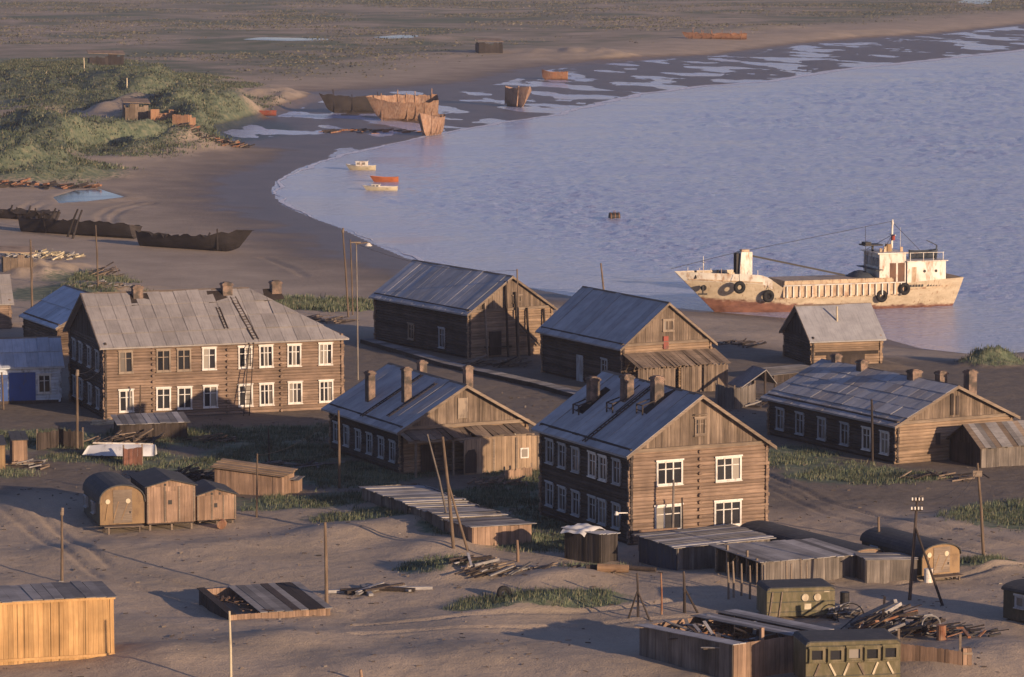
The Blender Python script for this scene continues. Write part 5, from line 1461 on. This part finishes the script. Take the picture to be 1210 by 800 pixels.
pole('pale pole standing before the small log store', 989, 428, 989, 362, .16, LIGHTPAINT)
pole('dark pole beside the six-windowed wall of the right-hand house', 1031, 547, 1030, 472, .14, DARKWOOD)
pole('dark pole with insulators and a raking stay above the scrap heap', 1074, 709, 1084, 588, .15, DARKWOOD, arms=((.97, .7), (.88, .7)), brace=[(2.0, -2.2, .72)])
pole('leaning pole on the sandy road at the right', 1163, 656, 1155, 547, .15, cap='sign')
pole('pale pole between the barrel huts', 1039, 668, 1038, 611, .14)
pole('reddish pole before the shaded side of the middle house', 712, 622, 716, 543, .13, wood('red_pole', (.23, .13, .09), (.12, .07, .05), 'v'))
pole('grey pole before the lower left window of the middle house', 794, 646, 796, 567, .13, GREYWOOD)
pole('dark slim post just right of the grey pole before the middle house', 806, 645, 806, 588, .10, DARKWOOD)
pole('crooked double-legged pole over the root cellars', 537, 648, 523, 516, .16, brace=[(1.0, -.1, .62)])
pole('second crooked pole leaning into the double-legged one', 533, 622, 505, 513, .10, GREYWOOD)
pole('short dark post on a tripod of stays in the open sand', 754, 729, 753, 677, .11, DARKWOOD, brace=[(-.75, -.6, .6), (.85, -.8, .6)])
pole('thin rusty post between the two dark posts in the sand', 782, 726, 781, 677, .09, IRON)
pole('dark post with one stay in the open sand', 809, 724, 808, 675, .13, DARKWOOD, brace=[(1.0, -.2, .62)])
pole('thin dark pole behind the ochre plank store', 318, 548, 317, 506, .10, DARKWOOD)
pole('short pale stake at the near end of the root cellars', 612, 664, 611, 638, .15, PINKBOARD)
pole('stub of a pale post at the bottom of the picture', 427, 806, 426, 791, .14, PINKBOARD)
for i, (a, c, d, e) in enumerate(((861, 708, 860, 664), (867, 706, 866, 663), (876, 704, 876, 666), (886, 708, 886, 668))):
    pole(['first', 'second', 'third', 'fourth'][i] + ' from the left of four slim posts before the grey-roofed open shed', a, c, d, e, .10, TRIM)
for i, (a, c, d, e) in enumerate(((929, 702, 929, 663), (934, 702, 935, 666), (946, 702, 946, 660), (953, 702, 953, 664))):
    pole(['leftmost', 'second', 'third', 'rightmost'][i] + ' of four posts behind the smaller army van body', a, c, d, e, .10, TRIM)
for i, (a, c, d, e) in enumerate(((52, 272, 66, 246), (60, 276, 70, 248), (78, 280, 92, 247), (84, 282, 97, 248))):
    pole(['first', 'second', 'third', 'fourth'][i] + ' dark plank from the left leaning on the long black wreck', a, c, d, e, .22, WRECKWOOD, name='leaning_plank', group='planks leaning on the wreck')

def cable(label, A, B, sag):
    b = MB(); n = 12; A, B = Vector(A), Vector(B); q = None
    for i in range(n + 1):
        f = i / n; p = A.lerp(B, f) - Vector((0, 0, sag * 4 * f * (1 - f)))
        if q is not None: b.cyl(q, p, .016, .016, 4, False)
        q = p
    tag(b.build('power_cable', IRONDARK), label, 'cable', 'overhead cables')
T_ = lambda k, dz=-.1: TOPS[k] + Vector((0, 0, dz))
HA = ha.matrix_basis; HC = hc.matrix_basis; HD = hd.matrix_basis
cable('overhead cable from the thick pole to the corner of the long house', T_((91, 532)), HA @ Vector((0, -.1, 5.6)), .5)
cable('lower cable from the thick pole to the corner of the long house', T_((91, 532), -.5), HA @ Vector((0, -.1, 4.9)), .6)
cable('overhead cable between the lamp pole and the pole before the propped gable', T_((423, 449)), T_((613, 424)), .9)
cable('overhead cable from the pole with insulators to the leaning road pole', T_((1074, 709)), T_((1163, 656)), .8)
cable('lower cable from the pole with insulators to the leaning road pole', T_((1074, 709), -.9), T_((1163, 656), -.6), .9)
cable('overhead cable from the reddish pole to the gable of the middle house', T_((712, 622)), HC @ Vector((.2, -.1, 6.2)), .3)
cable('overhead cable from the dark pole to the six-windowed house', T_((1031, 547)), HD @ Vector((-.2, 2.0, 3.0)), .2)
cable('overhead cable from the bare pole to the thin pole over the grass', T_((401, 577)), T_((303, 611)), .7)

# ------------------------------------------------------------------ odds and ends lying about
rr = random.Random(11)
def heap(name, label, px, py, n, rx, ry, hgt, lens, mats, cat='debris', wd=(.1, .22), flatness=.25, seed=0, pname='plank', group=None):
    """a heap of loose timbers, every one a piece of its own"""
    rr = random.Random(seed + int(px)); P = at(px, py); t = thing(name, label, cat, P, 0, group)
    for i in range(n):
        a = rr.uniform(0, 6.28); q = rr.random() ** .6
        x, y = rx * q * math.cos(a), ry * q * math.sin(a); l_ = rr.uniform(*lens); d = rr.gauss(.4, .8)
        z = hz(P.x + x, P.y + y) - P.z + .03 + hgt * (1 - q) * rr.random()
        b = MB(); s_ = rr.uniform(-flatness, flatness)
        w_ = rr.uniform(*wd)
        b.beam((x - math.cos(d) * l_ / 2, y - math.sin(d) * l_ / 2, z + .04), (x + math.cos(d) * l_ / 2, y + math.sin(d) * l_ / 2, z + .04 + s_ * l_ + flatness * l_), w_, w_ * rr.uniform(.25, .8))
        b.build(pname, mats[rr.randrange(len(mats))], t)
    return t
def logs(name, label, px, py, n, L_, r, yaw, m, cat='log'):
    P = at(px, py); t = thing(name, label, cat, P, R(yaw))
    for i in range(n):
        b = MB(); y = (i % 3) * r * 2.1 + (r if i > 2 else 0); z = r + (i // 3) * r * 1.8; k = rr.uniform(-.3, .3)
        b.cyl((-L_ / 2 + k, y, z), (L_ / 2 + k, y + rr.uniform(-.1, .1), z), r, r * .85, 9); b.build('trunk', m, t)
    return t
SILVER = wood('silver_timber', (.42, .40, .39), (.22, .21, .2), 'x', .6, 1.25)
heap('plank_pile', 'row of bleached planks lying flat on the open sand', 452, 698, 14, 2.1, .45, .22, (1.6, 3.2), [SILVER, PALEROOF, DARKWOOD], seed=1, flatness=.02, wd=(.2, .34))
heap('plank_heap', 'sprawling heap of grey planks beside the grassy hummock', 575, 676, 46, 2.6, 1.3, .7, (1.0, 2.6), [SILVER, GREYROOF, BOARD_H, DARKWOOD], seed=2, flatness=.12, wd=(.1, .24))
heap('plank_heap', 'few planks strewn along the sand right of the short pale stake', 650, 672, 10, 2.4, .6, .15, (.8, 2.0), [BOARD_H, DARKWOOD], seed=3, flatness=.03)
heap('scrap_heap', 'scrap heap of dark boards and pipes behind the sunlit fence', 1060, 748, 85, 3.6, 2.6, 1.3, (.8, 2.6), [DARKWOOD, IRONDARK, DARKWOOD, GREYROOF, IRON], seed=4, flatness=.25, wd=(.08, .3), pname='board')
heap('scrap_heap', 'trail of bent scrap right of the sunlit fence', 1135, 752, 26, 2.6, 1.8, .6, (.5, 1.8), [DARKWOOD, IRONDARK, IRON], seed=5, flatness=.15, pname='scrap_piece')
heap('plank_heap', 'three long bleached planks leaning on the scrap heap', 1028, 746, 5, .9, .5, .8, (3.0, 3.8), [SILVER], seed=16, flatness=.28, wd=(.22, .3))
heap('board_stack', 'dark boards piled behind the smaller army van body', 990, 728, 24, 1.9, 1.4, .6, (1.0, 2.4), [DARKWOOD, GREYROOF, SILVER], seed=6, flatness=.06)
heap('woodpile', 'dark firewood pile before the flat-roofed wood store', 150, 524, 60, 3.6, 1.2, .9, (.5, 1.6), [DARKWOOD, PLINTH, BOARD_H], seed=7, flatness=.2, pname='billet')
heap('woodpile', 'dark timber stack behind the tall stilt hut', 222, 566, 40, 1.9, 1.4, 1.1, (.8, 2.2), [DARKWOOD, PLINTH], seed=8, flatness=.15, pname='billet')
heap('board_stack', 'cream new boards stacked beside the long house', 122, 501, 9, .8, .5, .5, (1.4, 2.0), [wood('new_board', (.60, .50, .33), (.4, .3, .2), 'x')], seed=9, flatness=.02, wd=(.2, .3), pname='board')
heap('plank_heap', 'dark planks rotting in the grass before the long house', 252, 522, 22, 2.4, .8, .4, (.8, 2.0), [DARKWOOD, BOARD_H], seed=10, flatness=.1)
heap('plank_heap', 'timber scraps around the little huts at the left edge', 38, 552, 30, 2.2, 1.4, .5, (.5, 1.6), [BOARD_H, DARKWOOD, SILVER], seed=12, flatness=.15)
heap('plank_heap', 'broken boards at the sandy foot of the porch house', 590, 573, 36, 2.6, 1.0, .6, (.4, 1.2), [PINKBOARD, BOARD_H], seed=13, flatness=.15)
heap('plank_heap', 'grey rails lying in the grass left of the porch house', 345, 552, 16, 3.0, 1.6, .3, (1.5, 3.2), [GREYROOF, DARKWOOD], seed=14, flatness=.05)
heap('plank_heap', 'scattered boards before the gable with the props', 585, 432, 40, 3.6, 1.6, .7, (.8, 2.4), [BOARD_H, DARKWOOD, TRIM], seed=15, flatness=.15)
heap('plank_heap', 'boards lying below the annex of the right-hand house', 1120, 565, 26, 3.6, 1.4, .4, (.6, 1.8), [DARKWOOD, BOARD_H], seed=17, flatness=.1)
heap('plank_heap', 'ruined boards between the lean-to warehouse and the long slate roof', 905, 478, 34, 3.0, 2.4, .5, (.6, 1.8), [DARKWOOD, GREYROOF], seed=18, flatness=.15)
heap('plank_heap', 'dark boards strewn behind the long house', 372, 380, 44, 4.4, 4.0, .6, (.8, 2.2), [DARKWOOD, PLINTH, BOARD_H], seed=19, flatness=.1)
heap('driftwood_heap', 'long heap of pale barrel staves and driftwood by the brown house', 48, 304, 150, 5.2, 5.5, .9, (.4, 1.1), [wood('pale_stave', (.58, .50, .34), (.36, .3, .2), 'x', .6, 1.2), SILVER, YELLOWBOAT], seed=20, flatness=.2, wd=(.16, .34), pname='stave')
heap('driftwood_heap', 'thin trail of pale staves leading from the big driftwood heap', 118, 335, 40, 4.0, 3.0, .3, (.4, 1.0), [SILVER, BOARD_H], seed=22, flatness=.1, wd=(.12, .25), pname='stave')
heap('driftwood_heap', 'dark timber frame lying at the foot of the pole by the wreck', 128, 326, 24, 2.4, 2.2, .7, (1.0, 2.6), [DARKWOOD, BOARD_H], seed=23, flatness=.2)
heap('driftwood_heap', 'brown wreckage strewn along the dune foot beside the creek', 250, 166, 80, 8.0, 5.0, .8, (.8, 2.4), [WRECKWOOD, WRECKWOOD, IRON, BOARD_H], seed=24, flatness=.15, wd=(.2, .5))
heap('driftwood_heap', 'rust-dark wreckage under the grassy mound at the left edge', 40, 192, 70, 10.0, 3.0, .9, (.8, 2.4), [WRECKWOOD, WRECKWOOD, IRON], seed=25, flatness=.15, wd=(.25, .6))
heap('driftwood_heap', 'flotsam on the mud in front of the big rusty wreck', 440, 156, 44, 12.0, 5.0, .5, (1.0, 3.0), [WRECKWOOD, IRON], seed=26, flatness=.05, wd=(.2, .5))
heap('driftwood_heap', 'flotsam on the near shore left of the small log store', 880, 408, 26, 3.0, 3.0, .3, (.5, 1.6), [DARKWOOD], seed=27, flatness=.1)
logs('felled_log', 'short thick log lying before the black tarred shed', 725, 677, 1, 2.0, .3, -8, wood('log_end', (.3, .19, .11), (.14, .09, .06), 'x'))
logs('felled_log', 'long dark log resting right of the short thick one', 745, 674, 1, 3.0, .17, -22, DARKWOOD)
logs('felled_log', 'dark log lying left of the black tarred shed foot', 712, 674, 1, 2.2, .2, 6, DARKWOOD)
# a tyre in the sand, drums
P = at(596, 706); t = thing('lorry_tyre', 'black lorry tyre half sunk in the grassy sand', 'tyre', P + Vector((0, 0, .25)), 0)
b = MB(); b.torus((0, 0, 0), (.35, -.8, .35), .36, .16, 18, 8); b.build('tread', RUBBER, t, True)
b = MB(); b.torus((0, 0, 0), (.35, -.8, .35), .22, .05, 16, 6); b.build('bead', IRONDARK, t, True)
def drum(label, px, py, m, lying=False):
    P = at(px, py); t = thing('oil_drum', label, 'drum', P, rr.uniform(0, 3), 'oil drums')
    ax_ = Vector((1, 0, 0)) if lying else Vector((0, 0, 1)); c0 = Vector((-.44, 0, .29)) if lying else Vector((0, 0, 0))
    b = MB(); b.cyl(c0, c0 + ax_ * .88, .29, .29, 14); b.build('barrel', m, t)
    for q in (.02, .3, .58, .86):
        b = MB(); b.torus(c0 + ax_ * q, ax_, .29, .018, 14, 5); b.build('hoop', m, t)
drum('white drum standing beside the ochre-ended caravan', 1097, 688, SHIPWHITE)
drum('rusty drum lying under the stilt huts', 262, 624, IRON, True)
drum('rusty drum at the corner of the scrap heap', 1112, 756, IRON)
drum('dark drum behind the smaller army van body', 998, 716, IRONDARK)
drum('pale drum in the grass behind the middle house', 912, 474, SHIPWHITE)
P = at(1100, 752); t = thing('bent_hoop', 'bent pale wire hoop standing out of the scrap heap', 'hoop', P, .4)
b = MB(); b.torus((0, 0, .7), (.3, 1, 0), .55, .05, 16, 5); b.build('ring', SILVER, t)
P = at(1005, 734); t = thing('bent_pipe', 'dark pipe bent into a hoop beside the smaller van body', 'pipe', P, .1)
b = MB(); b.torus((0, 0, .3), (.1, 1, 0), .8, .04, 18, 5); b.build('ring', IRONDARK, t)
# timber portal before the middle house, washing line
P = at(756, 651); t = thing('timber_portal', 'pale squared timber portal at the foot of the middle house', 'frame', P, R(20))
for a, c in (((0, 0, -.4), (0, 0, 1.3)), ((2.6, 0, -.4), (2.6, 0, 1.3)), ((-.1, 0, 1.35), (2.7, 0, 1.35))):
    b = MB(); b.beam(a, c, .16, .14, (0, 1, 0)); b.build('timber', PINKBOARD, t)
# ruins and huts on the far dunes
def ruin(label, px, py, yaw, W_, L_, h, m, seed, lid=None):
    P = at(px, py); t = thing('ruined_hut', label, 'ruin', P, R(yaw), 'ruins on the dunes'); r2 = random.Random(seed)
    n = max(4, int(W_ / .8))
    b = MB()
    for i in range(n):
        hh = h * r2.uniform(.7, 1.0); b.box(i * W_ / n, (i + 1) * W_ / n - .03, -.15, .15, -1.5, hh)
    b.build('front_wall', m, t)
    b = MB(); k = max(3, int(L_ / .9))
    for i in range(k): b.box(-.12, .18, .16 + i * (L_ - .2) / k, .13 + (i + 1) * (L_ - .2) / k, -1.5, h * r2.uniform(.6, 1.0))
    b.build('side_wall', m, t)
    b = MB()
    for i in range(k): b.box(W_ - .15, W_ + .15, .16 + i * (L_ - .2) / k, .13 + (i + 1) * (L_ - .2) / k, -1.5, h * r2.uniform(.5, .9))
    b.build('side_wall', m, t)
    if lid:
        b = MB(); b.add([(-.4, -.4, h * lid), (W_ + .4, -.4, h * lid * .92), (W_ + .4, L_ + .3, h * lid * 1.1), (-.4, L_ + .3, h * lid * 1.15)] + [(-.4, -.4, h * lid + .15), (W_ + .4, -.4, h * lid * .92 + .15), (W_ + .4, L_ + .3, h * lid * 1.1 + .15), (-.4, L_ + .3, h * lid * 1.15 + .15)],
                        [(3, 2, 1, 0), (4, 5, 6, 7), (0, 1, 5, 4), (1, 2, 6, 5), (2, 3, 7, 6), (3, 0, 4, 7)]); b.build('roof_slab', BOARD_H, t)
    return t
RUINB = rust_mat('ruin_brick', (.38, .20, .11), (.2, .1, .06), (.3, .2, .13))
ruin('grey-brown plank hut on the dune slope', 148, 143, 12, 4.6, 4, 3.6, BOARD_V, 1, 1.02)
ruin('roofless brick ruin right of the grey-brown dune hut', 178, 140, 12, 6.2, 5, 3.0, RUINB, 2)
ruin('low broken wall at the right end of the brick ruin', 204, 148, -20, 3.4, 3, 2.4, RUINB, 3)
ruin('dark ruined shed on the dune crest', 106, 82, 12, 9.0, 4, 4.2, WRECKWOOD, 4, 1.0)
ruin('little yellow kiosk on the dune above the brick ruin', 168, 107, 10, 1.7, 1.7, 2.4, YELLOWBOAT, 5, 1.0)
ruin('dark hut far out on the plain beyond the wrecks', 566, 63, 10, 7.0, 6, 3.4, WRECKWOOD, 6, 1.05)
ruin('small brown hut by the pale driftwood heap', 4, 321, 10, 3.4, 3, 2.2, BOARD_V, 7, 1.05)
for (a, c, d, e, lab) in ((100, 90, 99, 68, 'pale mast at the left end of the dark ruined shed on the dune'), (150, 112, 150, 92, 'thin mast on the dune below the dark ruined shed'), (171, 100, 170, 80, 'pale mast behind the little yellow kiosk')):
    pole(lab, a, c, d, e, .2, LIGHTPAINT, group='masts on the dunes')

# ------------------------------------------------------------------ grass and scrub
def grass_mat(name, stops):
    s = NT(name)
    g = s.n('NewGeometry').outputs['Random Per Island']
    P = s.n('NewGeometry').outputs['Position']
    c = s.ramp(g, *stops)
    c = s.mix(1.0, c, s.ramp(s.noise(P, .35, 3), (.35, .6), (.65, 1.25)), 'MULTIPLY')
    return s.done(c, .9, spec=.1)
GREEN = grass_mat('grass_blades', ((.0, (.058, .08, .05)), (.45, (.10, .125, .078)), (.8, (.145, .155, .10)), (1.0, (.25, .22, .15))))
DUNEG = grass_mat('dune_grass', ((.0, (.04, .058, .04)), (.5, (.068, .088, .058)), (.85, (.11, .12, .08)), (1.0, (.21, .185, .125))))
HEATH = grass_mat('heath_scrub', ((.0, (.065, .07, .05)), (.6, (.10, .10, .07)), (1.0, (.16, .135, .105))))
def tufts(name, label, cat, cx, cy, wx, wy, n, hgt, wid, m, seed, dens, blades=4, spread=.18):
    rg = np.random.default_rng(seed)
    x = rg.uniform(cx - wx, cx + wx, n); y = rg.uniform(cy - wy, cy + wy, n)
    z, g, wet, plain, d = terrain(x, y, True)
    keep = dens(x, y, z, g, wet, plain, d, rg)
    x, y, z = x[keep], y[keep], z[keep]; k = len(x)
    xs, ys_, zs = (np.repeat(q, blades) for q in (x, y, z)); K = k * blades
    sz = np.repeat(rg.uniform(.55, 1.3, k), blades)
    a = rg.uniform(0, 2 * np.pi, K); lean = rg.uniform(.05, .55, K); h = hgt * sz * rg.uniform(.6, 1.15, K); w = wid * sz * rg.uniform(.6, 1.3, K)
    bx = xs + spread * sz * rg.normal(0, 1, K); by = ys_ + spread * sz * rg.normal(0, 1, K)
    dx, dy = np.cos(a), np.sin(a)
    p = np.zeros((K, 3, 3))
    p[:, 0] = np.stack([bx - dy * w / 2, by + dx * w / 2, zs - .05], 1); p[:, 1] = np.stack([bx + dy * w / 2, by - dx * w / 2, zs - .05], 1)
    p[:, 2] = np.stack([bx + dx * h * lean + .12 * h, by + dy * h * lean, zs + h], 1)
    o = link(name, soup_mesh(name, p, K, 3, m)); tag(o, label, cat, kind='stuff'); return o
def lot_free(x, y):
    f = np.ones(x.shape, bool)
    for kk in LOTS:
        u, v, w, l = lot_xy(kk, x, y); f &= ~((u > -.3) & (u < w + .3) & (v > -.3) & (v < l + .3))
    return f
def dens_v(x, y, z, g, wet, plain, d, rg): return lot_free(x, y) & (rg.random(len(x)) < smooth(.15, .6, g + .8 * fbm(x, y, 2.2, 2.2, 3, 77)) * smooth(.05, .25, g)) & (d > 2)
tufts('grass', 'dull green grass growing between the village houses', 'grass', 2, 285, 48, 80, 270000, .29, .055, GREEN, 1, dens_v, 4, .18)
tufts('grass', 'green grass on the strip behind the long two-storey house', 'grass', -26, 420, 26, 46, 50000, .45, .10, GREEN, 2, dens_v, 4, .2)
def dens_d(x, y, z, g, wet, plain, d, rg): return (rg.random(len(x)) < smooth(.2, .55, g + 1.1 * fbm(x, y, 13, 16, 4, 78)) * smooth(.06, .2, g)) & (d > 3)
tufts('dune_grass', 'rough marram grass covering the dunes across the creek', 'grass', -82, 800, 60, 270, 150000, .42, .26, DUNEG, 3, dens_d, 3, .8)
def dens_h(x, y, z, g, wet, plain, d, rg): return (rg.random(len(x)) < plain * smooth(-.15, .35, fbm(x, y, 45, 60, 4, 79))) & (d > 30) & (np.abs(x) < y * .17)
tufts('heath_scrub', 'low brown scrub spread over the plain beyond the bay', 'scrub', 0, 1250, 290, 560, 45000, .34, .9, HEATH, 4, dens_h, 4, 2.2)
def dens_s(x, y, z, g, wet, plain, d, rg): return lot_free(x, y) & (rg.random(len(x)) < .05 + .22 * smooth(.0, .4, fbm(x, y, 5, 5, 3, 80))) & (d > 3)
# twigs and litter trodden into the sand
rg = np.random.default_rng(5); n = 9000
x = rg.uniform(-36, 36, n); y = rg.uniform(204, 330, n); z, g, wet, plain, d = terrain(x, y, True)
k = lot_free(x, y) & (rg.random(n) < .12 + .5 * smooth(.05, .4, fbm(x, y, 6, 5, 3, 81))); x, y, z = x[k], y[k], z[k]; n = len(x)
a = rg.uniform(0, 6.28, n); l_ = rg.uniform(.08, .38, n); w_ = rg.uniform(.03, .09, n); dx, dy = np.cos(a), np.sin(a); hh = rg.uniform(.03, .10, n)
p = np.zeros((n, 4, 3))
for i, (u, v, zz) in enumerate(((-1, -1, 0), (1, -1, .3), (1, 1, 1), (-1, 1, .7))):
    p[:, i] = np.stack([x + dx * u * l_ / 2 - dy * v * w_ / 2, y + dy * u * l_ / 2 + dx * v * w_ / 2, z + .005 + hh * zz], 1)
lit = NT('litter'); lit_c = lit.ramp(lit.n('NewGeometry').outputs['Random Per Island'], (.0, (.03, .026, .022)), (.6, (.10, .075, .055)), (.86, (.2, .16, .12)), (1.0, (.42, .39, .34)))
tag(link('litter', soup_mesh('litter', p, n, 4, lit.done(lit_c, .9))), 'twigs and chips of wood littering the sand', 'litter', kind='stuff')
# thin surf along the open water's edge
sv, sf = [], []
pts = []
for (x0, y0), (x1, y1) in zip(SHORE[12:], SHORE[13:]):
    L_ = math.hypot(x1 - x0, y1 - y0); n = max(2, int(L_ / 1.5)); pts += [(x0 + (x1 - x0) * i / n, y0 + (y1 - y0) * i / n) for i in range(n)]
pts = np.array(pts); nr = np.roll(pts, -1, 0) - pts; nr[-1] = nr[-2]
for _ in range(6): pts[1:-1] = (pts[:-2] + 2 * pts[1:-1] + pts[2:]) / 4
nr /= np.linalg.norm(nr, axis=1)[:, None] + 1e-9; side = np.stack([nr[:, 1], -nr[:, 0]], 1)
wob = 1.6 * fbm(pts[:, 0], pts[:, 1], 9, 9, 3, 91); wid_ = np.clip(.35 + 1.4 * fbm(pts[:, 0], pts[:, 1], 14, 14, 3, 92) + np.clip((pts[:, 1] - 620) / 160, 0, 3.0), .02, 5)
q0 = pts + side * (.5 + wob)[:, None]; q1 = pts + side * (.5 + wob + wid_)[:, None]
v = np.concatenate([np.c_[q0, np.full(len(q0), .05)], np.c_[q1, np.full(len(q1), .03)]])
fm = NT('surf'); fn = fm.noise(fm.n('NewGeometry').outputs['Position'], 1.2, 4)
tag(link('surf', grid_mesh('surf', v, len(q0), 2, fm.done(fm.ramp(fn, (.35, (.40, .40, .46)), (.6, (.72, .72, .76))), .6))), 'thin line of white surf along the water edge', 'surf', kind='stuff')

# ------------------------------------------------------------------ evening haze over the bay
b = MB(); b.box(-1400, 2600, -40, 2650, -6, 60)
hm = bpy.data.materials.new('haze'); hm.use_nodes = True; hm.node_tree.nodes.clear()
ho = hm.node_tree.nodes.new('ShaderNodeOutputMaterial'); hv = hm.node_tree.nodes.new('ShaderNodeVolumePrincipled')
hv.inputs['Color'].default_value = (.86, .84, .92, 1); hv.inputs['Density'].default_value = .00010; hv.inputs['Anisotropy'].default_value = .2
hm.node_tree.links.new(hv.outputs[0], ho.inputs['Volume'])
tag(b.build('haze', hm), 'thin evening haze over the bay and plain', 'haze', kind='stuff')
